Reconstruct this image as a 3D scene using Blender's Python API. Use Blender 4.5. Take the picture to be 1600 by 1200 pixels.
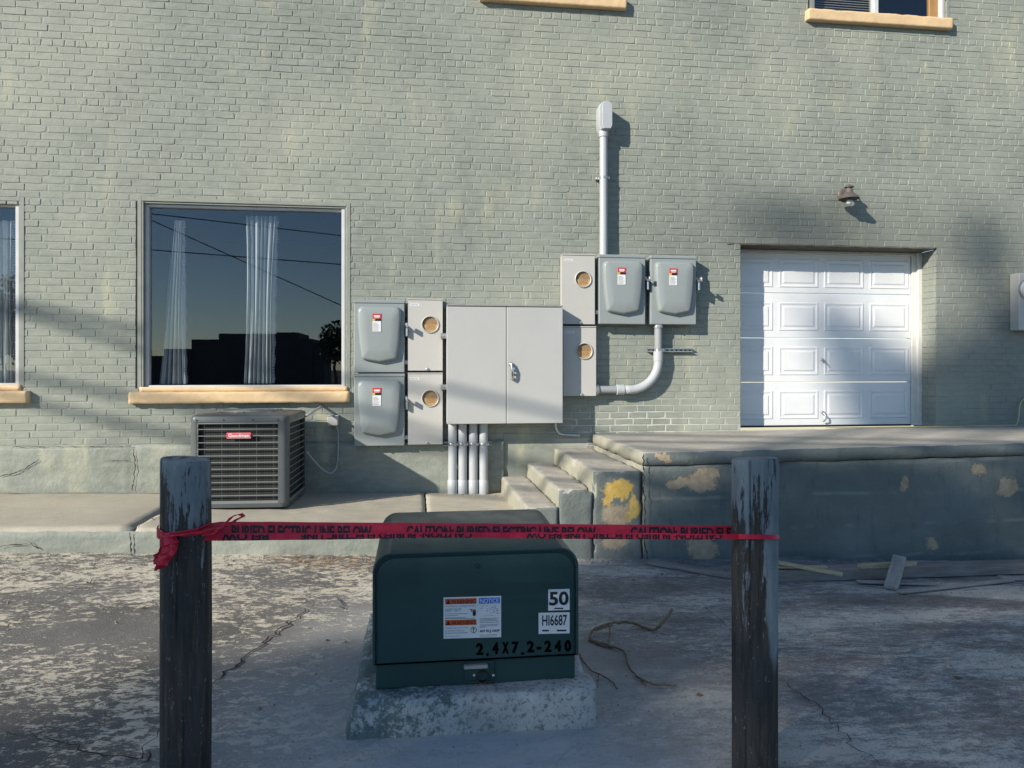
import bpy, bmesh, math, random
from mathutils import Vector, Matrix, noise as mn

for o in list(bpy.data.objects):
    bpy.data.objects.remove(o)
scene = bpy.context.scene
C = scene.collection
R = random.Random(7)

# ------------------------------------------------------------------ camera, sky, sun, exposure
# World: X runs along the brick wall (right), the wall's face is Y = 0, the lot is Y < 0, Z is up.
F, CX, HY = 1150.0, 800.0, 575.0           # focal length and horizon measured on the 1600 px photograph
TH = math.atan(1150 / 8750.0)
CAMD, EYE = 7.72, 1.5
cam = bpy.data.cameras.new('camera')
cam.sensor_width = 36.0
cam.lens = F / 1600 * 36.0
cam.shift_y = -(600 - HY) / 1600.0
cam.clip_end = 2000
camo = bpy.data.objects.new('camera', cam)
camo.location = (0, -CAMD, EYE)
camo.rotation_euler = (math.radians(90), 0, -TH)
C.objects.link(camo)
scene.camera = camo

SUN = Vector((1.45, 1.0, -0.846))          # the way the light travels
world = bpy.data.worlds.new('World')
scene.world = world
world.use_nodes = True
wn = world.node_tree
sky = wn.nodes.new('ShaderNodeTexSky')
sky.sky_type = 'NISHITA'
sky.sun_disc = False
sky.sun_elevation = math.radians(25.6)
sky.sun_rotation = math.atan2(-1.45, -1.0)
sky.air_density = 0.9
sky.dust_density = 0.0
sky.ozone_density = 3.0
wn.nodes['Background'].inputs['Strength'].default_value = 0.122
wn.links.new(sky.outputs[0], wn.nodes['Background'].inputs['Color'])
sl = bpy.data.lights.new('sun', 'SUN')
sl.energy = 5.0
sl.angle = math.radians(0.6)
sl.color = (1.0, 0.93, 0.82)
so = bpy.data.objects.new('sun', sl)
so.rotation_euler = SUN.to_track_quat('-Z', 'Y').to_euler()
so.location = (-20, -20, 20)
C.objects.link(so)
scene.view_settings.view_transform = 'Standard'
scene.view_settings.look = 'None'
scene.view_settings.exposure = 0.27
scene.view_settings.gamma = 1.0
scene.cycles.max_bounces = 4
scene.cycles.diffuse_bounces = 2
scene.cycles.glossy_bounces = 3
scene.cycles.transparent_max_bounces = 6
scene.cycles.caustics_reflective = False
scene.cycles.caustics_refractive = False

# ------------------------------------------------------------------ measuring helpers
def ray(x, y):
    xr, yr = (x - CX) / F, (HY - y) / F
    return (xr * math.cos(TH) + math.sin(TH), -xr * math.sin(TH) + math.cos(TH), yr)
def WP(x, y, p=0.0):
    """point of the plane parallel to the wall, p metres in front of it"""
    d = ray(x, y)
    t = (CAMD - p) / d[1]
    return Vector((t * d[0], -p, EYE + t * d[2]))
def sm(a):
    a = max(0.0, min(1.0, a))
    return a * a * (3 - 2 * a)
def zg(u, p):
    u = max(-12.0, min(12.0, u))
    w = sm((p - 2.0) / 2.5)
    return EYE + (1 - w) * (-1.516 - 0.04 * u) + w * (-1.45 - 0.015 * u)
def zs(u):
    return EYE - 1.295 - 0.022 * (u - 0.35)
def zd(u):
    return EYE - 0.705 + 0.010 * (u - 1.8)
def GP(x, y, lift=0.0):
    """point of the ground under a pixel"""
    d = ray(x, y)
    z = 0.02
    for _ in range(30):
        t = (z + lift - EYE) / d[2]
        u, Y = t * d[0], -CAMD + t * d[1]
        z = zg(u, -Y)
    return Vector((u, Y, z + lift))

# ------------------------------------------------------------------ mesh helpers
class MB:
    def __init__(s):
        s.v, s.f = [], []
    def add(s, vs, fs):
        n = len(s.v)
        s.v += [tuple(q) for q in vs]
        s.f += [tuple(i + n for i in q) for q in fs]
        return s
    def box(s, x0, x1, y0, y1, z0, z1, b=0.0):
        if x0 > x1: x0, x1 = x1, x0
        if y0 > y1: y0, y1 = y1, y0
        if z0 > z1: z0, z1 = z1, z0
        b = min(b, (x1 - x0) * .45, (y1 - y0) * .45, (z1 - z0) * .45)
        if b <= 0:
            vs = [(x, y, z) for x in (x0, x1) for y in (y0, y1) for z in (z0, z1)]
            return s.add(vs, [(0, 1, 3, 2), (4, 6, 7, 5), (0, 4, 5, 1), (2, 3, 7, 6), (0, 2, 6, 4), (1, 5, 7, 3)])
        vs, idx = [], {}
        for i, x in enumerate((x0, x1)):
            for j, y in enumerate((y0, y1)):
                for k, z in enumerate((z0, z1)):
                    sx, sy, sz = (1 - 2 * i) * b, (1 - 2 * j) * b, (1 - 2 * k) * b
                    for a in range(3):
                        idx[i, j, k, a] = len(vs)
                        vs.append((x + (sx if a != 0 else 0), y + (sy if a != 1 else 0), z + (sz if a != 2 else 0)))
        fs = []
        q = [(0, 0), (1, 0), (1, 1), (0, 1)]
        for i in (0, 1):
            f = [idx[i, j, k, 0] for j, k in q]; fs.append(f if i else f[::-1])
            f = [idx[j, i, k, 1] for j, k in q]; fs.append(f[::-1] if i else f)
            f = [idx[j, k, i, 2] for j, k in q]; fs.append(f if i else f[::-1])
        for a in (0, 1):
            for c in (0, 1):
                fs.append([idx[0, a, c, 1], idx[1, a, c, 1], idx[1, a, c, 2], idx[0, a, c, 2]])
                fs.append([idx[a, 0, c, 0], idx[a, 1, c, 0], idx[a, 1, c, 2], idx[a, 0, c, 2]])
                fs.append([idx[a, c, 0, 0], idx[a, c, 1, 0], idx[a, c, 1, 1], idx[a, c, 0, 1]])
        for i in (0, 1):
            for j in (0, 1):
                for k in (0, 1):
                    fs.append([idx[i, j, k, 0], idx[i, j, k, 1], idx[i, j, k, 2]])
        return s.add(vs, fs)
    def loft(s, rings, caps=(True, True), closed=True):
        n = len(rings[0])
        vs = [q for r in rings for q in r]
        fs = []
        for i in range(len(rings) - 1):
            for j in range(n if closed else n - 1):
                a, b = i * n + j, i * n + (j + 1) % n
                fs.append((a, b, b + n, a + n))
        if closed and caps[0]: fs.append(tuple(range(n))[::-1])
        if closed and caps[1]: fs.append(tuple((len(rings) - 1) * n + j for j in range(n)))
        return s.add(vs, fs)
    def tube(s, pts, r, n=8, caps=True):
        pts = [Vector(q) for q in pts]
        rr = r if isinstance(r, (list, tuple)) else [r] * len(pts)
        rings = []
        up = None
        for i, q in enumerate(pts):
            t = (pts[min(i + 1, len(pts) - 1)] - pts[max(i - 1, 0)]).normalized()
            if up is None:
                up = Vector((0, 0, 1)) if abs(t.z) < .9 else Vector((1, 0, 0))
            a = (up - t * up.dot(t)).normalized()
            up = a
            b = t.cross(a)
            rings.append([q + (a * math.cos(2 * math.pi * k / n) + b * math.sin(2 * math.pi * k / n)) * rr[i] for k in range(n)])
        return s.loft(rings, (caps, caps))
    def lathe(s, prof, c, axis='z', n=24, caps=(True, True)):
        """prof: (radius, along) pairs"""
        c = Vector(c)
        rings = []
        for r, h in prof:
            ring = []
            for k in range(n):
                a = 2 * math.pi * k / n
                q = {'z': (r * math.cos(a), r * math.sin(a), h), 'y': (r * math.cos(a), h, r * math.sin(a)), 'x': (h, r * math.cos(a), r * math.sin(a))}[axis]
                ring.append(c + Vector(q))
            rings.append(ring)
        return s.loft(rings, caps)
    def ribbon(s, pts, wid, thick):
        """pts: centre points, wid: width vectors; a closed thin band"""
        rings = []
        for i, q in enumerate(pts):
            t = (pts[min(i + 1, len(pts) - 1)] - pts[max(i - 1, 0)]).normalized()
            w = wid[i]
            nrm = t.cross(w).normalized() * (thick / 2)
            rings.append([q - w / 2 - nrm, q + w / 2 - nrm, q + w / 2 + nrm, q - w / 2 + nrm])
        return s.loft(rings)

def origin(o):
    t = Vector((0, 0, 0))
    while o is not None:
        t += o.location
        o = o.parent
    return t
def put(mb, name, mat, parent=None, local=False, smooth=False, **kw):
    """link the collected shapes as one mesh object"""
    off = Vector((0, 0, 0)) if (local or parent is None) else origin(parent)
    me = bpy.data.meshes.new(name)
    me.from_pydata([tuple(Vector(q) - off) for q in mb.v], [], mb.f)
    bm = bmesh.new(); bm.from_mesh(me)
    bmesh.ops.recalc_face_normals(bm, faces=bm.faces[:])
    bm.to_mesh(me); bm.free()
    if smooth:
        me.polygons.foreach_set('use_smooth', [True] * len(me.polygons))
        if smooth != 'all':
            me.set_sharp_from_angle(angle=math.radians(38))
    me.materials.append(mat)
    o = bpy.data.objects.new(name, me)
    C.objects.link(o)
    o.parent = parent
    for k, q in kw.items():
        o[k] = q
    return o
def thing(name, loc, label, cat, group=None, rz=0.0):
    o = bpy.data.objects.new(name, None)
    o.empty_display_size = .1
    C.objects.link(o)
    o.location = loc
    o.rotation_euler = (0, 0, rz)
    o['label'] = label; o['category'] = cat
    if group: o['group'] = group
    return o
def copy_tree(o, parent=None):
    c = o.copy(); C.objects.link(c); c.parent = parent
    for ch in list(o.children):
        copy_tree(ch, c)
    return c
def rbox(x0, x1, y0, y1, z0, z1, seg, r, amp, freq, chip=0.0, seed=0.0):
    """rough, worn box: rounded edges whose radius wanders, faces displaced by noise"""
    mb = MB()
    seen = {}
    def ax(a, b):
        n = max(1, int(round((b - a) / seg)))
        return [a + (b - a) * i / n for i in range(n + 1)]
    X, Y, Z = ax(x0, x1), ax(y0, y1), ax(z0, z1)
    cx, cy, cz = (x0 + x1) / 2, (y0 + y1) / 2, (z0 + z1) / 2
    def vid(q):
        key = (round(q[0], 5), round(q[1], 5), round(q[2], 5))
        if key in seen: return seen[key]
        w = Vector(q)
        nn = mn.noise(w * 5.0 + Vector((seed, 3, 1)))
        rr = r * (1 + .7 * nn) + chip * max(0, mn.noise(w * 9.0 + Vector((1, seed, 5))) - .18) * 2.2
        rr = min(rr, (x1 - x0) * .4, (y1 - y0) * .4, (z1 - z0) * .4)
        cl = Vector((max(x0 + rr, min(x1 - rr, w.x)), max(y0 + rr, min(y1 - rr, w.y)), max(z0 + rr, min(z1 - rr, w.z))))
        d = w - cl
        if d.length > 1e-6:
            w2 = cl + d.normalized() * rr
            nrm = d.normalized()
        else:
            w2, nrm = w, Vector((0, 0, 1))
        h = mn.noise(w * freq + Vector((seed, 0, 0))) * amp + mn.noise(w * freq * 3.1) * amp * .5
        w2 = w2 + nrm * h
        seen[key] = len(mb.v)
        mb.v.append(tuple(w2))
        return seen[key]
    def grid(A, B, fn):
        for i in range(len(A) - 1):
            for j in range(len(B) - 1):
                mb.f.append((vid(fn(A[i], B[j])), vid(fn(A[i + 1], B[j])), vid(fn(A[i + 1], B[j + 1])), vid(fn(A[i], B[j + 1]))))
    for x in (x0, x1): grid(Y, Z, lambda a, b: (x, a, b))
    for y in (y0, y1): grid(X, Z, lambda a, b: (a, y, b))
    for z in (z0, z1): grid(X, Y, lambda a, b: (a, b, z))
    return mb
TXT = {}
def text_mesh(s, bold=0.0):
    key = (s, bold)
    if key not in TXT:
        cu = bpy.data.curves.new('t', 'FONT')
        cu.body = s; cu.size = 1.0; cu.offset = bold; cu.resolution_u = 3
        ob = bpy.data.objects.new('t', cu); C.objects.link(ob)
        dg = bpy.context.evaluated_depsgraph_get()
        me = bpy.data.meshes.new_from_object(ob.evaluated_get(dg))
        vs = [tuple(q.co)[:2] for q in me.vertices]; fs = [tuple(p.vertices) for p in me.polygons]
        bpy.data.objects.remove(ob); bpy.data.curves.remove(cu); bpy.data.meshes.remove(me)
        x0, x1 = min(q[0] for q in vs), max(q[0] for q in vs)
        y0, y1 = min(q[1] for q in vs), max(q[1] for q in vs)
        TXT[key] = ([((a - x0) / (x1 - x0), (b - y0) / (y1 - y0)) for a, b in vs], fs, (x1 - x0) / (y1 - y0))
    return TXT[key]
def text(mb, s, fn, bold=0.0):
    """fn maps unit text coordinates to the world"""
    vs, fs, _ = text_mesh(s, bold)
    mb.add([fn(a, b) for a, b in vs], fs)

# ------------------------------------------------------------------ material helpers
class G:
    def __init__(s, name, rough=.7, metal=0.0, spec=.5):
        s.m = bpy.data.materials.new(name); s.m.use_nodes = True
        s.nt = s.m.node_tree
        s.b = s.nt.nodes['Principled BSDF']
        s.b.inputs['Roughness'].default_value = rough
        s.b.inputs['Metallic'].default_value = metal
        s.b.inputs['Specular IOR Level'].default_value = spec
        s._p = None
    def n(s, t): return s.nt.nodes.new(t)
    def L(s, a, b): s.nt.links.new(a, b)
    def set(s, sock, v):
        if hasattr(v, 'links'): s.L(v, sock)
        elif isinstance(v, (tuple, list)) and len(v) == 3 and len(sock.default_value) == 4: sock.default_value = (*v, 1)
        else: sock.default_value = v
    def pos(s):
        if s._p is None: s._p = s.n('ShaderNodeNewGeometry')
        return s._p.outputs['Position']
    def nz(s):
        s.pos()
        x = s.n('ShaderNodeSeparateXYZ'); s.L(s._p.outputs['True Normal'], x.inputs[0])
        return x.outputs[2]
    def obj(s):
        return s.n('ShaderNodeTexCoord').outputs['Object']
    def sep(s, v, i):
        x = s.n('ShaderNodeSeparateXYZ'); s.L(v, x.inputs[0]); return x.outputs[i]
    def vm(s, op, a, b):
        x = s.n('ShaderNodeVectorMath'); x.operation = op
        s.set(x.inputs[0], a); s.set(x.inputs[1], b)
        return x.outputs['Value'] if op in ('LENGTH', 'DOT_PRODUCT') else x.outputs[0]
    def noise(s, scale, detail=4, rough=.55, vec=None, st=None, dist=0.0, col=False):
        x = s.n('ShaderNodeTexNoise')
        v = vec if vec is not None else s.pos()
        if st: v = s.vm('MULTIPLY', v, st)
        s.L(v, x.inputs['Vector'])
        x.inputs['Scale'].default_value = scale; x.inputs['Detail'].default_value = detail
        x.inputs['Roughness'].default_value = rough; x.inputs['Distortion'].default_value = dist
        return x.outputs['Color' if col else 'Fac']
    def vor(s, scale, feature='F1', vec=None, st=None, out='Distance'):
        x = s.n('ShaderNodeTexVoronoi'); x.feature = feature
        v = vec if vec is not None else s.pos()
        if st: v = s.vm('MULTIPLY', v, st)
        s.L(v, x.inputs['Vector']); x.inputs['Scale'].default_value = scale
        return x.outputs[out]
    def ramp(s, fac, stops):
        x = s.n('ShaderNodeValToRGB'); s.set(x.inputs[0], fac)
        e = x.color_ramp.elements
        while len(e) < len(stops): e.new(.5)
        for q, (p, c) in zip(e, stops):
            q.position = p
            q.color = (*c, 1) if isinstance(c, tuple) else (c, c, c, 1)
        return x.outputs[0]
    def mix(s, fac, a, b, mode='MIX'):
        x = s.n('ShaderNodeMix'); x.data_type = 'RGBA'; x.blend_type = mode
        s.set(x.inputs[0], fac); s.set(x.inputs[6], a); s.set(x.inputs[7], b)
        return x.outputs[2]
    def ma(s, op, a, b=0.0, clamp=False):
        x = s.n('ShaderNodeMath'); x.operation = op; x.use_clamp = clamp
        s.set(x.inputs[0], a); s.set(x.inputs[1], b)
        return x.outputs[0]
    def patch(s, vec, c, r, soft=.25):
        """1 inside a blob of radii r round c, 0 outside"""
        d = s.vm('LENGTH', s.vm('DIVIDE', s.vm('SUBTRACT', vec, c), r), (0, 0, 0))
        return s.ramp(d, [(max(0.0, .5 - soft * .5), 1.0), (min(1.0, .5 + soft * .5), 0.0)])
    def warp(s, scale, amt):
        nz = s.noise(scale, 3, .6, col=True)
        return s.vm('ADD', s.pos(), s.vm('MULTIPLY', s.vm('SUBTRACT', nz, (.5, .5, .5)), (amt, amt, amt)))
    def bump(s, h, strength=.5, dist=.01):
        x = s.n('ShaderNodeBump'); s.set(x.inputs['Height'], h)
        x.inputs['Strength'].default_value = strength; x.inputs['Distance'].default_value = dist
        s.L(x.outputs[0], s.b.inputs['Normal'])
    def col(s, c): s.set(s.b.inputs['Base Color'], c)
    def rough(s, r): s.set(s.b.inputs['Roughness'], r)
def plain(name, c, rough=.6, metal=0.0, var=.12, scale=6.0, bump=0.0, bscale=80.0, spec=.5, dirt=0.0):
    g = G(name, rough, metal, spec)
    f = g.noise(scale, 5)
    a = tuple(q * (1 - var) for q in c); b = tuple(min(1, q * (1 + var)) for q in c)
    k = g.ramp(f, [(.3, a), (.7, b)])
    if dirt:
        k = g.mix(g.ramp(g.noise(scale * 3.1, 6, .7), [(.52, 0.0), (.72, dirt)]), k, tuple(q * .45 for q in c))
    g.col(k)
    g.rough(g.ramp(g.noise(scale * 2.3, 4), [(.3, max(0, rough - .08)), (.7, min(1, rough + .08))]))
    if bump: g.bump(g.noise(bscale, 4), bump, .004)
    return g.m

M = {}
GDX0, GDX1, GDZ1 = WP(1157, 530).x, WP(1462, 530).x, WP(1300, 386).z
# sage paint over old brick: faded, yellowed and grimed in patches
def sage(name, mortar=False, concrete=False):
    g = G(name, .62, spec=.35)
    big = g.noise(.55, 4, .55)
    k = g.ramp(big, [(.30, (.208, .230, .198)), (.48, (.275, .295, .248)), (.70, (.372, .384, .315))])
    k = g.mix(g.ramp(g.noise(4.0, 4, .6, st=(1, 1, 2.6)), [(.35, .0), (.75, .34)]), k, (.27, .292, .262))
    yel = g.ma('MULTIPLY', g.ramp(g.noise(1.1, 3, .5, st=(2.6, 1, .75)), [(.60, 0.0), (.74, 1.0)]), g.ramp(g.noise(9, 3), [(.35, .15), (.6, .7)]))
    k = g.mix(yel, k, (.52, .505, .315))
    grime = g.ramp(g.noise(.9, 5, .65, st=(1.4, 1, .8)), [(.50, 0.0), (.74, .6)])
    k = g.mix(grime, k, (.185, .195, .175))
    k = g.mix(g.ramp(g.noise(60, 3, .7), [(.60, 0.0), (.8, .35)]), k, (.20, .21, .18))
    k = g.mix(g.ramp(g.noise(7.5, 3, .5, st=(1, 1, 2.9)), [(.42, .0), (.62, .22)]), k, (.42, .435, .37))
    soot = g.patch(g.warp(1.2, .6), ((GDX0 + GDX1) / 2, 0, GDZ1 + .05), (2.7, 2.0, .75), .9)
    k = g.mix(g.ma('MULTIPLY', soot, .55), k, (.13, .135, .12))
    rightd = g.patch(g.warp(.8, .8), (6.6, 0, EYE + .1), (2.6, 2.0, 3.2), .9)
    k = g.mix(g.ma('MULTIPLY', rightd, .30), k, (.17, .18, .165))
    if not concrete:
        chip = g.ramp(g.noise(26, 4, .7), [(.725, 0.0), (.735, .75)])
        k = g.mix(chip, k, (.17, .165, .14))
    if mortar:
        x, z = g.sep(g.pos(), 0), g.sep(g.pos(), 2)
        low = g.ma('MULTIPLY', g.ramp(z, [(.0, 1.0), (1.0, 1.0)]), 1.0)
        d = g.patch(g.warp(2.0, .5), (2.5, 0, .86), (1.5, 1.0, .34), .9)
        k = g.mix(g.ma('MULTIPLY', d, .9), k, (.72, .70, .62))
    if concrete:
        k = g.mix(g.ramp(g.noise(2.2, 6, .7), [(.56, 0.0), (.66, .45)]), k, (.44, .44, .33))
        k = g.mix(g.ramp(g.noise(7, 6, .75), [(.62, 0.0), (.70, .6)]), k, (.20, .20, .17))
        k = g.mix(g.ramp(g.noise(38, 6, .8), [(.66, 0.0), (.69, .8)]), k, (.13, .125, .105))
        k = g.mix(g.ramp(g.noise(3.1, 6, .75), [(.64, 0.0), (.66, .55)]), k, (.30, .27, .21))
        h = g.ma('ADD', g.noise(24, 6, .7), g.ma('MULTIPLY', g.noise(5, 4), 1.5))
        g.bump(h, .55, .014)
    else:
        h = g.ma('ADD', g.noise(55, 4, .6), g.ma('MULTIPLY', g.noise(14, 4), 1.2))
        g.bump(h, .45, .005)
    g.col(k)
    return g.m
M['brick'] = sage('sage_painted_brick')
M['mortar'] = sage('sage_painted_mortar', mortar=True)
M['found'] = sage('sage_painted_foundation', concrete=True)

def concrete(name, a, b, dark, stain=.5, yellow=0.0, streak=None):
    g = G(name, .88, spec=.25)
    k = g.ramp(g.noise(1.4, 6, .65), [(.3, a), (.7, b)])
    k = g.mix(g.ramp(g.noise(6, 6, .7, st=streak), [(.52, 0.0), (.75, stain)]), k, dark)
    k = g.mix(g.ramp(g.noise(130, 3, .7), [(.56, 0.0), (.75, .5)]), k, tuple(q * .55 for q in a))
    k = g.mix(g.ramp(g.noise(90, 2, .6), [(.60, 0.0), (.78, .45)]), k, tuple(min(1, q * 1.3) for q in b))
    if yellow:
        k = g.mix(g.ramp(g.noise(2.7, 4), [(.55, 0.0), (.75, yellow)]), k, (.50, .40, .26))
    g.col(k)
    g.bump(g.ma('ADD', g.noise(45, 6, .7), g.ma('MULTIPLY', g.noise(190, 2), .5)), .5, .008)
    return g.m
M['walk'] = concrete('sidewalk_concrete', (.40, .365, .29), (.53, .485, .385), (.30, .27, .21), .45, .25, (1, 3, 1))
M['pad'] = None

# dock and steps: bare worn concrete on top, chipped sage paint on the upright faces
g = G('dock_concrete', .85, spec=.25)
w0 = g.warp(7.0, .20)
w = g.vm('ADD', w0, g.vm('MULTIPLY', g.vm('SUBTRACT', g.noise(34, 5, .8, col=True), (.5, .5, .5)), (.11, .11, .11)))
bare = g.ramp(g.noise(1.6, 6, .65, st=(1, 1.8, 1)), [(.3, (.36, .335, .29)), (.7, (.50, .47, .40))])
bare = g.mix(g.ramp(g.noise(60, 4, .7), [(.5, 0.0), (.75, .55)]), bare, (.25, .235, .20))
paint = g.ramp(g.noise(1.3, 5, .6, st=(1, 1, 1.8)), [(.3, (.130, .152, .140)), (.7, (.215, .238, .218))])
paint = g.mix(g.ramp(g.noise(5.0, 6, .7, st=(2.2, 1, .6)), [(.54, 0.0), (.76, .55)]), paint, (.075, .092, .090))
lines = g.n('ShaderNodeTexWave'); lines.bands_direction = 'Z'
g.L(g.warp(1.5, .05), lines.inputs['Vector']); lines.inputs['Scale'].default_value = 1.15; lines.inputs['Distortion'].default_value = .6; lines.inputs['Detail'].default_value = 3
lin = g.ramp(lines.outputs['Fac'], [(.955, 0.0), (.99, .7)])
paint = g.mix(g.ma('MULTIPLY', lin, g.ramp(g.noise(3, 3), [(.45, 0.0), (.6, .6)])), paint, (.34, .36, .31))
lgt = g.ramp(g.sep(g.pos(), 0), [(.0, 0.0), (1.0, 0.0)])
tan = g.ramp(g.noise(18, 5, .7), [(.3, (.36, .27, .17)), (.7, (.50, .42, .30))])
def PT(x, y, p, rx, ry):
    q = WP(x, y, p); k = (CAMD - p) / F
    return (q.x, q.y, q.z), (rx * k * 2, 1.2, ry * k * 2)
acc = None
for a in [(1062, 757, 1.77, 20, 9), (1095, 752, 1.77, 22, 20), (1112, 740, 1.77, 14, 10), (1096, 858, 1.77, 26, 24), (1576, 765, 1.77, 17, 18), (1530, 733, 1.77, 12, 12), (1415, 758, 1.77, 8, 14), (1033, 716, 1.77, 12, 6), (1455, 850, 1.77, 10, 11), (962, 838, 1.78, 22, 22)]:
    q = g.patch(w, *PT(*a), .12)
    acc = q if acc is None else g.ma('MAXIMUM', acc, q)
acc = g.ma('MAXIMUM', acc, g.ramp(g.noise(3.3, 6, .7), [(.76, 0.0), (.77, 1.0)]))
paint = g.mix(acc, paint, tan)
ac2 = None
for a in [(964, 764, 1.78, 24, 12), (988, 795, 1.78, 10, 22), (950, 780, 1.78, 8, 14)]:
    q = g.patch(w, *PT(*a), .12)
    ac2 = q if ac2 is None else g.ma('MAXIMUM', ac2, q)
yc = g.ramp(g.noise(16, 5, .7), [(.35, (.58, .36, .07)), (.7, (.70, .52, .18))])
paint = g.mix(ac2, paint, yc)
ac3 = g.patch(w, *PT(968, 806, 1.78, 24, 22), .15)
paint = g.mix(g.ma('MULTIPLY', ac3, g.ma('SUBTRACT', 1.0, ac2)), paint, tan)
# the end wall and risers of the steps take a paler tone
side_tone = g.ramp(g.noise(2.0, 6, .7), [(.3, (.30, .30, .235)), (.7, (.44, .42, .33))])
nx = g.ma('ABSOLUTE', g.sep(g._p.outputs['True Normal'], 0))
paint = g.mix(g.ramp(nx, [(.35, 0.0), (.75, 1.0)]), paint, side_tone)
up = g.ma('ADD', g.nz(), g.ma('MULTIPLY', g.ma('SUBTRACT', g.noise(12, 5, .7), .5), .9))
k = g.mix(g.ramp(up, [(.30, 0.0), (.50, 1.0)]), paint, bare)
g.col(k)
g.bump(g.ma('ADD', g.ma('ADD', g.noise(30, 6, .7), g.noise(6, 4)), g.ma('MULTIPLY', acc, -.5)), .6, .014)
M['dock'] = g.m

# lot surface: dark worn overlay with the pale concrete showing through in flakes
g = G('lot_surface', .9, spec=.25)
px, py = g.sep(g.pos(), 0), g.sep(g.pos(), 1)
st = (.75, 1.25, 1)
dark = g.ramp(g.noise(1.2, 6, .65), [(.3, (.105, .100, .094)), (.7, (.205, .195, .180))])
dark = g.mix(g.ramp(g.noise(150, 4, .8), [(.50, 0.0), (.62, .55)]), dark, (.33, .31, .275))
dark = g.mix(g.ramp(g.noise(95, 4, .8), [(.56, 0.0), (.66, .7)]), dark, (.06, .057, .053))
pale = g.ramp(g.noise(9, 5, .7), [(.3, (.54, .49, .385)), (.7, (.74, .68, .55))])
pale = g.mix(g.ramp(g.noise(120, 3, .8), [(.55, 0.0), (.66, .5)]), pale, (.33, .30, .24))
n1 = g.noise(1.0, 3, .5, st=st)
n2 = g.noise(15, 8, .76, st=st, dist=.35)
n3 = g.noise(55, 6, .8, st=st)
kerbward = g.ramp(g.ma('MULTIPLY', py, -.1), [(.16, .10), (.34, .0), (.52, -.02)])
cover = g.ma('ADD', g.ma('ADD', g.ma('ADD', g.ma('MULTIPLY', n1, .50), g.ma('MULTIPLY', n2, .80)), g.ma('MULTIPLY', n3, .45)), kerbward)
flake = g.ramp(cover, [(.915, 0.0), (.942, 1.0)])
k = g.mix(flake, dark, pale)
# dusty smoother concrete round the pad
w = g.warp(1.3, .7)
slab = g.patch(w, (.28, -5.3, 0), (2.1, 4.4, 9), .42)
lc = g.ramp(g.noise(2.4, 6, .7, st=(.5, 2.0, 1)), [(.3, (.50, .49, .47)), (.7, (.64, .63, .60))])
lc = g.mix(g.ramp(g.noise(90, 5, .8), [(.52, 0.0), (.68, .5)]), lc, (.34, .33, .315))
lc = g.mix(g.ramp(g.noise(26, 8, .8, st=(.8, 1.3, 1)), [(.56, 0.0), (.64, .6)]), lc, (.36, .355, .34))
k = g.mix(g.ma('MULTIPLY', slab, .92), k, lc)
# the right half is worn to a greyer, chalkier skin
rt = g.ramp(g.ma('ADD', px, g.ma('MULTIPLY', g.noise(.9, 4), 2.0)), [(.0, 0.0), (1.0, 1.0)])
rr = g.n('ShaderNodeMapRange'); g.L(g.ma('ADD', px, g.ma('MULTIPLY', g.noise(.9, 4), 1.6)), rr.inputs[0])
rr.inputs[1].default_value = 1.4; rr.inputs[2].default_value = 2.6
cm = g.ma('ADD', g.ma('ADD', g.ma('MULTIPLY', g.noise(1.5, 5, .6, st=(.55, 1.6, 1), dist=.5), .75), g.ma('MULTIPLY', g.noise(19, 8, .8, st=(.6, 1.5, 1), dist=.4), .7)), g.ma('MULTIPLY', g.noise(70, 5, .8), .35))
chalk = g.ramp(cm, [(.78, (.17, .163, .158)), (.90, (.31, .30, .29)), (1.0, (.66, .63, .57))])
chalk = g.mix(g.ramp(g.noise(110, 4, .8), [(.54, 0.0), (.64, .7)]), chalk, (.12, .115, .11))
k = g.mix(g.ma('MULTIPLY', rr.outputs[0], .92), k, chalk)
rust = g.patch(w, (-.75, -1.95, 0), (.75, .35, 9), .8)
k = g.mix(g.ma('MULTIPLY', rust, g.ramp(g.noise(14, 4), [(.4, 0.0), (.65, .6)])), k, (.40, .22, .08))
g.col(k)
g.bump(g.ma('ADD', g.ma('ADD', g.ma('MULTIPLY', flake, -.5), g.noise(120, 4, .7)), g.noise(20, 5, .7)), .7, .010)
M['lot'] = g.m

# transformer pad: grey concrete, green overspray wearing off it
g = G('pad_concrete', .88, spec=.25)
a = g.ramp(g.noise(5, 6, .7), [(.3, (.36, .37, .36)), (.7, (.60, .61, .59))])
gr = g.ramp(g.noise(9, 4), [(.3, (.035, .085, .075)), (.7, (.07, .135, .115))])
xx = g.ma('MULTIPLY', g.ma('SUBTRACT', g.sep(g.pos(), 0), .1), .34)
f = g.ma('SUBTRACT', g.ma('ADD', g.ma('MULTIPLY', g.noise(5.5, 5, .6), .6), g.ma('MULTIPLY', g.noise(46, 5, .75), .55)), xx)
k = g.mix(g.ramp(f, [(.60, 0.0), (.66, .75)]), a, gr)
k = g.mix(g.ramp(g.noise(48, 6, .8), [(.52, 0.0), (.58, .75)]), k, (.13, .15, .15))
k = g.mix(g.ramp(g.noise(11, 6, .7), [(.66, 0.0), (.70, .8)]), k, (.10, .11, .11))
g.col(k)
g.bump(g.ma('ADD', g.noise(35, 6, .75), g.noise(8, 4)), .7, .014)
M['pad'] = g.m

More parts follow.
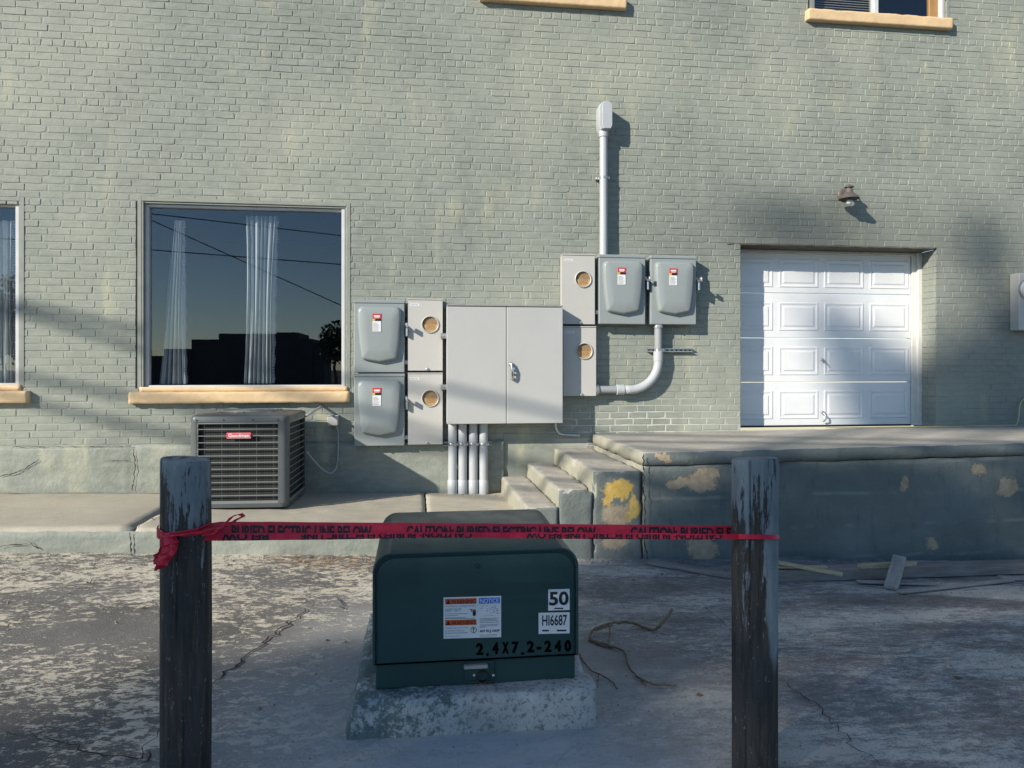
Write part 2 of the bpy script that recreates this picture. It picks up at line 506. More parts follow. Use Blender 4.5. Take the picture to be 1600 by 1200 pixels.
M['munsell'] = plain('transformer_green', (.015, .054, .053), .42, var=.10, scale=3, bump=.06, bscale=120, dirt=.25)
M['munsell_dark'] = plain('transformer_green_base', (.014, .050, .049), .48, var=.10, scale=3)
M['switch'] = plain('switch_grey_enamel', (.285, .318, .312), .38, var=.03, scale=2, spec=.5)
M['meter'] = plain('meter_beige_enamel', (.52, .505, .465), .42, var=.03, scale=2)
M['cab'] = plain('cabinet_grey_enamel', (.475, .475, .455), .45, var=.03, scale=1.5, dirt=.04)
M['cabdark'] = plain('cabinet_edge', (.30, .30, .29), .5)
M['pvc'] = plain('grey_pvc', (.46, .48, .49), .42, var=.05, scale=5)
M['pvc_dark'] = plain('dull_grey_pvc', (.30, .32, .32), .5, var=.06, scale=5)
M['galv'] = plain('galvanised_steel', (.52, .53, .52), .35, .8, var=.15, scale=30)
M['chrome'] = plain('bright_steel', (.70, .70, .69), .22, 1.0, var=.05)
M['black'] = plain('black_rubber', (.018, .018, .018), .6)
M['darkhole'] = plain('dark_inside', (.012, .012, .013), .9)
M['tanboard'] = plain('tan_cover_board', (.50, .31, .14), .7, var=.15, scale=40)
M['tanboard2'] = plain('brown_cover_board', (.30, .19, .095), .7, var=.15, scale=40)
M['white_lbl'] = plain('white_label', (.78, .78, .77), .5, var=.03)
M['red_lbl'] = plain('red_label', (.62, .045, .045), .5, var=.05)
M['black_lbl'] = plain('black_print', (.012, .012, .016), .6)
M['grey_lbl'] = plain('grey_print', (.22, .23, .26), .6)
M['org_lbl'] = plain('orange_print', (.62, .10, .018), .5, var=.05)
M['yel_lbl'] = plain('yellow_print', (.70, .45, .06), .5)
M['blue_lbl'] = plain('blue_print', (.02, .16, .62), .5)
M['stencil'] = plain('black_stencil_paint', (.003, .003, .003), .95, spec=.05)
M['sill'] = plain('peach_painted_sill', (.74, .53, .30), .65, var=.08, scale=5, bump=.5, bscale=35, dirt=.25)
M['frame'] = plain('white_window_frame', (.62, .63, .62), .4, var=.06)
M['frame_dark'] = plain('grey_window_frame', (.20, .22, .24), .45)
M['reveal'] = plain('sage_painted_reveal', (.27, .285, .245), .7, var=.12, scale=6, bump=.3, bscale=50)
M['door'] = plain('white_door_enamel', (.82, .825, .82), .42, var=.04, scale=1.5, dirt=.08)
M['jamb'] = plain('white_door_jamb', (.74, .72, .66), .5, var=.06, dirt=.2)
M['lintel'] = plain('weathered_lintel', (.115, .095, .07), .9, var=.35, scale=9, bump=.5, bscale=40)
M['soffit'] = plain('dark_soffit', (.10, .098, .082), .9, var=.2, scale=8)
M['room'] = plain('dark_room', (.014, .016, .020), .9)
M['ac'] = plain('ac_grey_enamel', (.095, .107, .107), .42, var=.05, scale=4, dirt=.2)
M['ac_slat'] = plain('ac_louver_enamel', (.19, .205, .20), .42, var=.05)
M['dustwire'] = plain('ac_wire', (.16, .16, .15), .5)
g = G('ac_coil', .7)
wv = g.n('ShaderNodeTexWave'); wv.bands_direction = 'X'; wv.inputs['Scale'].default_value = 22
g.L(g.obj(), wv.inputs['Vector'])
g.col(g.mix(g.ramp(wv.outputs['Fac'], [(.5, 0.0), (.9, 1.0)]), (.003, .0035, .0035), (.030, .031, .028)))
M['coil'] = g.m
M['badge'] = plain('red_badge', (.60, .05, .06), .4)
M['lamp'] = plain('weathered_lamp_metal', (.17, .145, .125), .6, .3, var=.2, scale=25)
M['bulb'] = plain('white_bulb_glass', (.86, .86, .84), .2)
M['plank_dark'] = None
def wood(name, a, b, sx=(.8, 8, 8)):
    g = G(name, .8, spec=.25)
    k = g.ramp(g.noise(4, 6, .65, vec=g.obj(), st=sx), [(.3, a), (.7, b)])
    k = g.mix(g.ramp(g.noise(16, 6, .7, vec=g.obj(), st=sx), [(.5, 0.0), (.7, .6)]), k, tuple(q * .5 for q in a))
    g.col(k); g.bump(g.noise(12, 6, .7, vec=g.obj(), st=sx), .6, .006)
    return g.m
M['timber'] = wood('weathered_dark_timber', (.19, .165, .148), (.36, .325, .29))
M['greyboard'] = wood('weathered_grey_board', (.26, .235, .21), (.44, .41, .37))
M['newwood'] = wood('pale_new_wood', (.42, .34, .21), (.56, .47, .31))
M['vine'] = plain('dry_vine_bark', (.20, .145, .085), .9, var=.3, scale=30, bump=.5)
M['crack'] = plain('crack_dirt', (.022, .020, .018), .95, var=.3, scale=20)
M['line'] = plain('worn_line', (.36, .35, .31), .9, var=.3, scale=20)
M['cord'] = plain('pale_yellow_cord', (.55, .47, .25), .5)
M['bark'] = plain('tree_bark', (.12, .09, .06), .9, var=.3, scale=8)
M['leaf'] = plain('tree_leaf', (.045, .075, .028), .6, var=.35, scale=2)
M['cable'] = plain('overhead_cable', (.02, .02, .02), .6)
M['pole'] = plain('utility_pole_wood', (.10, .075, .055), .85, var=.25, scale=6)
M['farwall'] = plain('far_wall', (.10, .10, .105), .8, var=.15, scale=.6)
M['curtain'] = plain('pale_curtain_cloth', (.58, .585, .58), .85, var=.06, scale=12)
M['curtain_dark'] = plain('patterned_curtain_border', (.10, .10, .16), .85, var=.4, scale=14)
M['pebble'] = plain('grit', (.30, .27, .21), .9, var=.5, scale=9)
M['leaflitter'] = plain('dry_leaf', (.22, .12, .05), .8, var=.4, scale=9)
M['blind'] = plain('blind_slat', (.45, .38, .28), .6)
M['brownwood'] = plain('brown_sash', (.40, .22, .08), .6)

def post_mat(name, paint_top, strip, z0):
    g = G(name, .72, spec=.3)
    o = g.pos()
    wd = g.ramp(g.noise(9, 6, .7, st=(3.5, 3.5, .35)), [(.3, (.016, .016, .018)), (.7, (.075, .068, .062))])
    wd = g.mix(g.ramp(g.noise(22, 5, .7, st=(3, 3, .25)), [(.52, 0.0), (.68, .6)]), wd, (.13, .10, .07))
    pt = g.ramp(g.noise(6, 5, .7, st=(2, 2, .6)), [(.3, (.13, .165, .185)), (.7, (.27, .31, .325))])
    h = g.ma('MULTIPLY', g.ma('SUBTRACT', g.sep(o, 2), z0), 1.25)
    wear = g.ma('ADD', g.ma('ADD', h, paint_top), g.ma('MULTIPLY', g.ma('SUBTRACT', g.noise(7, 6, .75, st=(3.2, 3.2, .42)), .5), 3.6))
    f = g.ramp(wear, [(.47, 0.0), (.53, 1.0)])
    if strip:
        s_ = g.patch(g.warp(9, .03), strip, (.075, .6, .62), .12)
        f = g.ma('MAXIMUM', f, s_)
    k = g.mix(f, wd, pt)
    k = g.mix(g.ramp(g.noise(70, 4, .7, st=(1, 1, .5)), [(.64, 0.0), (.70, .7)]), k, (.34, .37, .37))
    g.col(k)
    g.rough(g.mix(f, (.62, .62, .62), (.78, .78, .78)))
    g.bump(g.ma('ADD', g.noise(20, 6, .7, st=(3, 3, .2)), g.ma('MULTIPLY', f, .35)), .8, .008)
    return g.m

g = G('caution_tape_red', .45, spec=.4)
g.col(g.ramp(g.noise(30, 4), [(.3, (.56, .012, .036)), (.7, (.72, .026, .058))]))
g.bump(g.noise(45, 3), .35, .006)
M['tape'] = g.m
M['tape_ink'] = plain('tape_black_print', (.015, .008, .010), .55)

gm = bpy.data.materials.new('window_glass'); gm.use_nodes = True
nt = gm.node_tree; nt.nodes.remove(nt.nodes['Principled BSDF'])
fr = nt.nodes.new('ShaderNodeFresnel'); fr.inputs[0].default_value = 1.9
ge = nt.nodes.new('ShaderNodeNewGeometry'); mr = nt.nodes.new('ShaderNodeMapRange')
mr.inputs[3].default_value = 1.75; mr.inputs[4].default_value = 1 / 1.75      # leaving the pane must not count as total reflection
nt.links.new(ge.outputs['Backfacing'], mr.inputs[0]); nt.links.new(mr.outputs[0], fr.inputs[0])
tr = nt.nodes.new('ShaderNodeBsdfTransparent'); tr.inputs[0].default_value = (.90, .93, .94, 1)
gl = nt.nodes.new('ShaderNodeBsdfGlossy'); gl.inputs['Roughness'].default_value = .004
mx = nt.nodes.new('ShaderNodeMixShader')
nt.links.new(fr.outputs[0], mx.inputs[0]); nt.links.new(tr.outputs[0], mx.inputs[1]); nt.links.new(gl.outputs[0], mx.inputs[2])
nt.links.new(mx.outputs[0], nt.nodes['Material Output'].inputs[0])
M['glass'] = gm

# ------------------------------------------------------------------ the lot
def lines_(a, b, f0, f1, fine, coarse):
    out = [a]
    while out[-1] < b:
        x = out[-1]
        inside = f0 <= x < f1
        step = fine if inside else min(coarse, max(.3, .35 * min(abs(x - f0), abs(x - f1))))
        out.append(min(b, x + step))
        if x < f0 < out[-1]: out[-1] = f0
    return out
US = lines_(-300, 300, -4.2, 6.2, .05, 60)
PS = lines_(-1.0, 400, 1.4, 6.6, .05, 60)
mb = MB()
for p in PS:
    for u in US:
        near = (1 - sm((abs(u - 1) - 4.5) / 1.0)) * (1 - sm((p - 6) / 1.0))
        h = near * (.006 * mn.noise(Vector((u * 3, p * 3, 0))) + .004 * mn.noise(Vector((u * 11, p * 11, 4))))
        mb.v.append((u, -p, zg(u, p) + h))
nu = len(US)
for j in range(len(PS) - 1):
    for i in range(nu - 1):
        a = j * nu + i
        mb.f.append((a, a + 1, a + nu + 1, a + nu))
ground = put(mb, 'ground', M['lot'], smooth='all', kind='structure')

# dark asphalt added beyond the lot to cut bounce light on the wall
mb = MB()
PR_ = [8.3, 9.5, 11, 13, 16, 20, 26, 34, 46, 64, 90, 140, 220, 390]
UR_ = [-290, -180, -110, -70, -45, -30, -20, -15, -12.2, -12, -9, -6, -3, 0, 3, 6, 9, 12, 12.2, 15, 20, 30, 45, 70, 110, 180, 290]
for p in PR_:
    for u in UR_:
        mb.v.append((u, -p + (.12 * mn.noise(Vector((u, 0, 0))) if p == 8.3 else 0), zg(u, p) + .012))
for j in range(len(PR_) - 1):
    for i in range(len(UR_) - 1):
        a = j * len(UR_) + i
        mb.f.append((a, a + 1, a + len(UR_) + 1, a + len(UR_)))
put(mb, 'added_asphalt', plain('added_asphalt_dark', (.048, .047, .046), .9, var=.25, scale=3, bump=.5, bscale=120, spec=.25), kind='structure')

def crack(pts, wmax, name='crack', mat='crack', jit=.02, parent=None, zf=None):
    """jagged dirt-filled line lying on the surface"""
    P = []
    for a, b in zip(pts[:-1], pts[1:]):
        n = max(2, int((b - a).length / .035))
        for i in range(n):
            q = a.lerp(b, i / n)
            P.append(q + Vector((R.uniform(-jit, jit), R.uniform(-jit, jit), 0)))
    P.append(pts[-1])
    mb = MB()
    n = len(P)
    for i, q in enumerate(P):
        t = (P[min(i + 1, n - 1)] - P[max(i - 1, 0)]); t.z = 0; t.normalize()
        s = Vector((-t.y, t.x, 0)) * (wmax * (.25 + .75 * R.random()) * min(1, .3 + 3 * min(i, n - 1 - i) / n) * .5)
        z = (zf(q) if zf else zg(q.x, -q.y) + .009)
        mb.v += [(q.x + s.x, q.y + s.y, z), (q.x - s.x, q.y - s.y, z)]
    for i in range(n - 1):
        mb.f.append((2 * i, 2 * i + 1, 2 * i + 3, 2 * i + 2))
    return put(mb, name, M[mat], parent)
GPs = lambda *xy: [GP(x, y) for x, y in xy]
crack(GPs((0, 988), (60, 955), (130, 918), (165, 897)), .009, parent=ground)
crack(GPs((300, 1105), (335, 1068), (372, 1040), (415, 1005), (455, 972), (490, 945)), .015, parent=ground)
crack(GPs((0, 1148), (70, 1158), (140, 1176), (215, 1190), (238, 1160), (262, 1120), (300, 1100)), .009, parent=ground)
crack(GPs((220, 1200), (232, 1175)), .010, parent=ground)
crack(GPs((1222, 1062), (1262, 1095), (1300, 1130), (1330, 1165), (1375, 1200)), .010, parent=ground)
crack(GPs((1085, 935), (1130, 970), (1165, 1010)), .012, 'worn_line', 'line', .004, parent=ground)
crack(GPs((1005, 903), (1060, 905), (1140, 912)), .010, parent=ground)
crack(GPs((530, 935), (536, 960)), .012, parent=ground)

# grit and dry litter along the kerb, too small to count
mb = MB()
for i in range(3600):
    if i % 3: u, p = R.uniform(-4.5, 6), 1.74 + abs(R.gauss(0, .22))
    else: u, p = R.uniform(-3.5, 5.5), R.uniform(1.9, 6.0)
    r = R.uniform(.0025, .0075) * (1.7 if R.random() < .05 else 1)
    z = zg(u, p)
    vs = [(u + r * R.uniform(.6, 1.3) * math.cos(a), -p + r * R.uniform(.6, 1.3) * math.sin(a), z + r * .2) for a in (0, 1.26, 2.5, 3.8, 5.0)]
    vs.append((u, -p, z + r * 1.1))
    mb.add(vs, [(k, (k + 1) % 5, 5) for k in range(5)])
put(mb, 'grit', M['pebble'], kind='stuff', label='scattered grit and small stones on the lot', category='grit')

# ------------------------------------------------------------------ sidewalk with its kerb face
walk = bpy.data.objects.new('sidewalk', None); C.objects.link(walk); walk['kind'] = 'structure'
PF = 1.70
joints = [-9.0, -5.2, WP(206, 824, PF).x, WP(666, 790, 1.0).x, 1.25]
for a, b in zip(joints[:-1], joints[1:]):
    m_ = rbox(a + .004, b - .004, -PF + (.012 if a < -4 else 0), -.015, -.5, 0.0, .05 if a > -5 else .12, .018, .006, 6, .05, a)
    m_.v = [(x, y, z + zs(x)) for x, y, z in m_.v]
    put(m_, 'slab', M['walk'], walk, smooth='all')
# kerb skim coat: the sage paint carried down over the kerb face
mbk = MB()
nx_, nz_ = 150, 8
for j in range(nz_ + 1):
    for i in range(nx_ + 1):
        u = -7.0 + i * (7.0 + .93) / nx_
        t = j / nz_
        top = zs(u) - .022 - .016 * mn.noise(Vector((u * 6, 1, 0))) - .012 * max(0, mn.noise(Vector((u * 17, 5, 0))))
        z = (zg(u, PF) - .03) * (1 - t) + top * t
        yy = -PF - .014 - .010 * mn.noise(Vector((u * 4, z * 6, 2))) - .006 * mn.noise(Vector((u * 15, z * 20, 7)))
        if j == nz_: yy = -PF + .004
        mbk.v.append((u, yy, z))
for j in range(nz_):
    for i in range(nx_):
        a = j * (nx_ + 1) + i
        mbk.f.append((a, a + 1, a + nx_ + 2, a + nx_ + 1))
put(mbk, 'kerb_face', M['found'], walk, smooth='all')
crack([WP(206, 836, PF + .03), WP(208, 862, PF + .03)], .012, parent=walk) if False else None
zsw = lambda q: zs(q.x) + .006
crack([Vector((WP(206, 824, PF).x, -PF + .02, 0)), Vector((WP(240, 812, 1.35).x, -1.35, 0)), Vector((WP(290, 806, 1.2).x, -1.15, 0))], .014, parent=walk, zf=zsw)

# ------------------------------------------------------------------ the brick building
bld = thing('brick_building', (0, 0, 0), 'sage green painted brick building with white garage door and picture windows', 'building')
PITCH, LEN, JT = .071, .207, .0085
ZF = EYE - .758                                   # top of the foundation, first course
def rect(x0, y0, x1, y1):
    a, b = WP(x0, y0), WP(x1, y1)
    c, d = WP(x0, y1), WP(x1, y0)
    return ((a.x + c.x) / 2, (b.x + d.x) / 2, (b.z + c.z) / 2, (a.z + d.z) / 2)      # u0, u1, z0, z1
W1 = rect(222, 319, 541, 606)
W0 = (WP(31, 450).x - 2.15, WP(31, 450).x, WP(31, 603).z, WP(31, 315).z)
W3 = (WP(1270, 20).x, WP(1478, 20).x, WP(1372, 24).z, WP(1372, 24).z + 1.5)
W2 = (WP(765, 0).x, WP(972, 0).x, WP(880, 0).z - .01, WP(880, 0).z + 1.5)
GD = (WP(1157, 530).x, WP(1462, 530).x, zd(4.5) - .03, (WP(1157, 384).z + WP(1460, 389).z) / 2)
OPEN = [W0, W1, W2, W3, GD]
UL, UR, ZT = -5.6, 8.2, EYE + 4.55

wall = bpy.data.objects.new('wall', None); C.objects.link(wall); wall.parent = bld
# mortar sheet with the openings left free
us = sorted(set([-12.0, 14.0] + [v for o in OPEN for v in o[:2]]))
zz = sorted(set([-.6, 9.0] + [v for o in OPEN for v in o[2:]]))
mb = MB()
for a, b in zip(us[:-1], us[1:]):
    for c, d in zip(zz[:-1], zz[1:]):
        m_ = ((a + b) / 2, (c + d) / 2)
        if any(o[0] < m_[0] < o[1] and o[2] < m_[1] < o[3] for o in OPEN): continue
        mb.add([(a, .0008, c), (b, .0008, c), (b, .0008, d), (a, .0008, d)], [(0, 1, 2, 3)])
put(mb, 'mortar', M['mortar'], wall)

def brick_geo(L, H, rnd, rough=1.0):
    b = .0034
    t = .0027 + rnd.uniform(-.0018, .0017)
    j = lambda s: rnd.uniform(-s, s) * min(rough, 1.8)
    x, z = L / 2, H / 2
    cs = [(-x, -z), (-x * .35, -z), (x * .35, -z), (x, -z), (x, z), (x * .35, z), (-x * .35, z), (-x, z)]
    cs = [(a + j(.0022) + (j(.02) if abs(a) < x * .5 else 0), c + j(.0018)) for a, c in cs]
    for q in (0, 3, 4, 7):
        if rnd.random() < .10 * rough:
            d = rnd.uniform(.15, .8)
            cs[q] = (cs[q][0] - math.copysign(.012 * d, cs[q][0]), cs[q][1] - math.copysign(.010 * d, cs[q][1]))
    n = len(cs)
    vs = [(a, .010, c) for a, c in cs] + [(a, -t + b, c) for a, c in cs]
    bb = b * (.8 + .9 * rnd.random())
    tl, tn = rnd.uniform(-.006, .006) * rough, rnd.uniform(-.02, .02) * rough
    vs += [(a - math.copysign(bb, a) * (1 if abs(a) > x * .6 else 0), -t + tl * a + tn * c + j(.0007), c - math.copysign(bb, c)) for a, c in cs]
    fs = []
    for k in range(n):
        m = (k + 1) % n
        fs += [(k, m, m + n, k + n), (k + n, m + n, m + 2 * n, k + 2 * n)]
    fs.append(tuple(range(2 * n, 3 * n)))
    return vs, fs
def face_fix(vs, fs):
    return vs, fs
rnd = random.Random(3)
bricks = []                                       # (uc, zc, L, H)
row = 0
nrows = int((ZT - ZF) / PITCH) + 1
HEAD = {26, 33, 40, 47, 55, 63, 71, 78}
for k in range(-2, nrows):
    z0, z1 = ZF + k * PITCH, ZF + (k + 1) * PITCH
    zc = (z0 + z1) / 2
    lo = UL if k >= 0 else 1.82
    ivs = [(lo, UR)]
    for o in OPEN:
        if o[2] < zc < o[3]:
            ivs = [q for a, b in ivs for q in ((a, min(b, o[0])), (max(a, o[1]), b)) if q[1] - q[0] > .02]
    for a, b in ivs:
        head = k in HEAD and not (b < W1[1] + .05 and a > W0[1] - .05 and zc < W1[3])
        pit = LEN / 2 if head else LEN
        u = -20.0 + (0 if head else (LEN / 2 if k % 2 else 0)) + (.03 * math.sin(k * 2.3)) + .01
        n0 = int((a - u) / pit) - 1
        u += n0 * pit
        while u < b:
            s, e = max(u, a - JT / 2), min(u + pit, b + JT / 2)
            jx = rnd.uniform(-.004, .004)
            if e - s > .035:
                bricks.append(((s + e) / 2 + (jx if e - s > pit * .95 else 0), zc + rnd.uniform(-.0015, .0015), e - s - JT, PITCH - JT, e - s > pit * .97, head))
            u += pit
def vis(u, z):
    d = Vector((u, CAMD, z - EYE))
    x = d.x * math.cos(TH) - d.y * math.sin(TH); w_ = d.x * math.sin(TH) + d.y * math.cos(TH)
    return CX + F * x / w_, HY - F * d.z / w_, F / w_
def covered(x, y):
    for a, b, c, d in ((200, 551, 600, 640), (302, 480, 636, 800), (249, 330, 715, 1200), (550, 700, 465, 700), (697, 935, 470, 665), (875, 1112, 395, 530), (0, 60, 600, 640), (1263, 1492, 0, 45), (750, 985, 0, 16), (930, 975, 155, 400)):
        if a < x < b and c < y < d: return True
    return False
cand = []
for i, q in enumerate(bricks):
    x, y, s = vis(q[0], q[1])
    if q[4] and not q[5] and 24 < x < 1580 and 8 < y < 1190 and not covered(x, y):
        cand.append((s, i))
cand.sort(reverse=True)
single = {i for _, i in cand[:300]}
VAR = []
for k in range(14):
    vs, fs = brick_geo(LEN - JT, PITCH - JT, rnd)
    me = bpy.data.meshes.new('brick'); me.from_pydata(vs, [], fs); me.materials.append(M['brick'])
    bm = bmesh.new(); bm.from_mesh(me); bmesh.ops.recalc_face_normals(bm, faces=bm.faces[:])
    for f in bm.faces:
        pass
    bm.to_mesh(me); bm.free()
    VAR.append(me)
def is_outward(me):
    f = max(me.polygons, key=lambda p: p.area)
    return f.normal.y < 0
for me in VAR:
    if not is_outward(me): me.flip_normals()
mb = MB()
for i, q in enumerate(bricks):
    if i in single:
        o = bpy.data.objects.new('brick', rnd.choice(VAR)); C.objects.link(o); o.parent = wall
        o.location = (q[0], 0, q[1]); o.rotation_euler = (0, rnd.gauss(0, .004), rnd.gauss(0, .004))
    else:
        rough = 1.0 + .9 * max(0, mn.noise(Vector((q[0] * .5, 3, q[1] * .5))) + (.4 if q[1] > EYE + 2.6 else 0))
        vs, fs = brick_geo(q[2], q[3], rnd, rough)
        if not q[4] and q[2] < .05: pass
        mb.add([(a + q[0], y, c + q[1]) for a, y, c in vs], fs)
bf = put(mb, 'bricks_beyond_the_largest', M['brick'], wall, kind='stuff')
if max(bf.data.polygons, key=lambda p: p.area).normal.y > 0: bf.data.flip_normals()

# foundation: board-marked painted concrete
m_ = rbox(-7.0, .93, -.030, .2, -.35, ZF - .004, .045, .012, .006, 7, .03, 2.0)
m_.v = [(x, y + (.008 if (abs((z - .30) % .155) < .02 and y < 0) else 0) + (.014 if abs(x - WP(208, 730).x - .02 * mn.noise(Vector((0, 0, z * 9)))) < .02 and y < 0 else 0), z) for x, y, z in m_.v]
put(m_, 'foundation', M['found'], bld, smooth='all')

def vcrack(pts, wmax, y, parent, jit=.012):
    P = []
    for a, b in zip(pts[:-1], pts[1:]):
        n = max(2, int((b - a).length / .02))
        P += [a.lerp(b, i / n) + Vector((R.uniform(-jit, jit), 0, R.uniform(-jit, jit))) for i in range(n)]
    P.append(pts[-1])
    mb = MB()
    for i, q in enumerate(P):
        t = P[min(i + 1, len(P) - 1)] - P[max(i - 1, 0)]; t.y = 0; t.normalize()
        s_ = Vector((-t.z, 0, t.x)) * wmax * (.15 + .85 * R.random()) * .5
        mb.v += [(q.x + s_.x, y, q.z + s_.z), (q.x - s_.x, y, q.z - s_.z)]
    mb.f = [(2 * i, 2 * i + 1, 2 * i + 3, 2 * i + 2) for i in range(len(P) - 1)]
    put(mb, 'crack', M['crack'], parent)
V2 = lambda x, y, p: WP(x, y, p)
vcrack([V2(209, 702, .04), V2(211, 730, .04), V2(209, 752, .04), V2(207, 766, .04)], .012, -.042, bld, .008)
vcrack([V2(160, 720, .04), V2(190, 719, .04), V2(205, 720, .04)], .006, -.042, bld, .004)
vcrack([V2(0, 745, .04), V2(25, 738, .04), V2(48, 727, .04), V2(60, 718, .04)], .010, -.042, bld, .008)
vcrack([V2(20, 698, .04), V2(110, 698, .04), V2(205, 697, .04)], .007, -.042, bld, .003)
vcrack([V2(206, 830, PF), V2(207, 848, PF), V2(208, 866, PF)], .016, -PF - .032, walk, .006)
vcrack([V2(0, 852, PF), V2(28, 850, PF), V2(48, 845, PF), V2(64, 856, PF)], .009, -PF - .032, walk, .008)
vcrack([V2(1004, 712, 1.79), V2(1005, 760, 1.79), V2(1007, 800, 1.79), V2(1006, 840, 1.79), V2(1010, 872, 1.79)], .014, -1.812, walk, .008)
# ---- windows
def window(o, sill_l, sill_r, sill_z0, sill_z1, split=False):
    u0, u1, z0, z1 = o
    w_ = bpy.data.objects.new('window', None); C.objects.link(w_); w_.parent = bld
    d = .085
    mb = MB()
    mb.box(u0 - .002, u0 + .012, -.004, d + .05, z0, z1); mb.box(u1 - .012, u1 + .002, .006, d + .05, z0, z1); mb.box(u0 + .012, u1 - .012, .006, d + .05, z1 - .014, z1 + .003)
    put(mb, 'reveal', M['reveal'], w_)
    cw = .042
    mb = MB().box(u0 - cw, u0 - .003, -.0075, .004, z0 - .01, z1 + cw, .002); mb.box(u1 + .003, u1 + cw, -.0075, .004, z0 - .01, z1 + cw, .002); mb.box(u0 - .003, u1 + .003, -.0075, .004, z1 + .004, z1 + cw, .002)
    put(mb, 'casing', M['reveal'], w_)
    mb = MB()
    for k_ in range(24):
        za, zb = z0 + (z1 - z0) * k_ / 24, z0 + (z1 - z0) * (k_ + 1) / 24
        mb.box(u0 - cw - .012 - rnd.uniform(0, .008), u0 - cw - .001, -.0072, .004, za, zb - .0005)
    put(mb, 'open_joint', M['darkhole'], w_)
    fw = .034
    a0, a1, b0, b1 = u0 + .014, u1 - .014, z0 + .002, z1 - .016
    mb = MB()
    mb.box(a0, a0 + fw, d - .045, d + .03, b0, b1, .004); mb.box(a1 - fw, a1, d - .07, d + .03, b0, b1, .004)
    mb.box(a0 + fw, a1 - fw, d - .06, d + .03, b0, b0 + fw * .75, .004); mb.box(a0 + fw, a1 - fw, d - .045, d + .03, b1 - fw * .8, b1, .004)
    put(mb, 'frame', M['frame'], w_)
    if split:
        c = WP(1372, 10).x
        m2 = MB().box(c - .03, c + .03, d - .05, d + .028, b0 + fw, b1 - fw, .004); put(m2, 'mullion', M['frame'], w_)
        m2 = MB().box(a1 - fw - .11, a1 - fw - .002, d - .02, d + .028, b0 + fw, b1 - fw, .004); put(m2, 'brown_sash', M['brownwood'], w_)
        for k in range(14):
            zz_ = b0 + fw + .03 + k * .028
            m2 = MB().add([(a0 + fw, d + .05, zz_), (c, d + .05, zz_), (c, d + .07, zz_ + .018), (a0 + fw, d + .07, zz_ + .018), (a0 + fw, d + .051, zz_ - .001), (c, d + .051, zz_ - .001), (c, d + .071, zz_ + .017), (a0 + fw, d + .071, zz_ + .017)], [(0, 1, 2, 3), (4, 5, 6, 7), (0, 1, 5, 4), (2, 3, 7, 6)])
            put(m2, 'blind_slat', M['blind'], w_)
        put(MB().box(a0 + fw - .004, c - .028, d - .002, d + .002, b0 + fw * .7, b1 - fw * .7), 'pane', M['glass'], w_)
        put(MB().box(c + .028, a1 - fw + .004, d - .002, d + .002, b0 + fw * .7, b1 - fw * .7), 'pane', M['glass'], w_)
    else:
        put(MB().box(a0 + fw - .004, a1 - fw + .004, d - .002, d + .002, b0 + fw * .7, b1 - fw * .75), 'pane', M['glass'], w_)
    m2 = rbox(sill_l, sill_r, -.070, .10, sill_z0, sill_z1, .022, .0035, .0028, 13, .022, u0)
    put(m2, 'sill', M['sill'], w_, smooth='all')
    up = rbox(u0 - .02, u1 + .015, -.020, .095, sill_z1 - .002, z0 + .012, .03, .004, .002, 9, .01, u0 + 3) if z0 + .012 - sill_z1 > .012 else None
    if up: put(up, 'sill_course', M['sill'], w_, smooth='all')
    return w_
sz0, sz1 = WP(380, 630, .07).z, WP(380, 612, .07).z
window(W1, WP(200, 620, .07).x, W1[1] + .035, sz0, sz1)
window(W0, W0[0] - .1, WP(42, 620, .07).x, WP(20, 630, .07).z, WP(20, 611, .07).z)
window(W3, WP(1263, 20, .07).x, WP(1490, 35, .07).x, WP(1376, 37, .07).z, WP(1376, 20, .07).z, True)
window(W2, WP(750, 5, .07).x, WP(980, 5, .07).x, WP(900, 8, .07).z, WP(900, 8, .07).z + .12)
# rooms behind the panes
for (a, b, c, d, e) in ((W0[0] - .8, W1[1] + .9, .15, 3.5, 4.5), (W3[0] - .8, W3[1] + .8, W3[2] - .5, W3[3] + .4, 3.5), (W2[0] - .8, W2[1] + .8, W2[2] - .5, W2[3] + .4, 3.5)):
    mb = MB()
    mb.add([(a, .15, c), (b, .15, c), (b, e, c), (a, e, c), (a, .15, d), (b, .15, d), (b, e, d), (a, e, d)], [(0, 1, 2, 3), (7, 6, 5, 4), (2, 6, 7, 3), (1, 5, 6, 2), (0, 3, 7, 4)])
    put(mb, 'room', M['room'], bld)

# ---- garage opening and door
gdo = bpy.data.objects.new('garage_door', None); C.objects.link(gdo); gdo.parent = bld
DD = .28
u0, u1, z0, z1 = GD
mb = MB()
k = -2
while ZF + k * PITCH < z1:
    za, zb = ZF + k * PITCH + JT / 2, min(z1, ZF + (k + 1) * PITCH - JT / 2)
    if zb > z0 + .01:
        za = max(za, z0 - .02)
        for (a, b) in ((u1 - .002 + rnd.uniform(-.002, .002), u1 + .1), (u0 - .1, u0 + .002)):
            mb.box(a, b, .012, .012 + DD * .42 - .005, za, zb, .004)
            mb.box(a + rnd.uniform(-.001, .001), b, .012 + DD * .42 + .005, DD + .10, za, zb, .004)
    k += 1
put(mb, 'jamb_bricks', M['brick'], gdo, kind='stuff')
mb = MB().box(u1 + .003, u1 + .1, .006, DD + .1, z0 - .02, z1); mb.box(u0 - .1, u0 - .003, .006, DD + .1, z0 - .02, z1)
put(mb, 'jamb_mortar', M['mortar'], gdo)
mb = rbox(u0 - .16, u1 + .0, -.008, .05, z1 + .001, z1 + .022, .03, .005, .006, 11, .01, 5)
put(mb, 'lintel', M['lintel'], gdo, smooth='all')
put(MB().box(u0, u1, .05, DD + .1, z1 + .003, z1 + .03), 'soffit', M['soffit'], gdo)
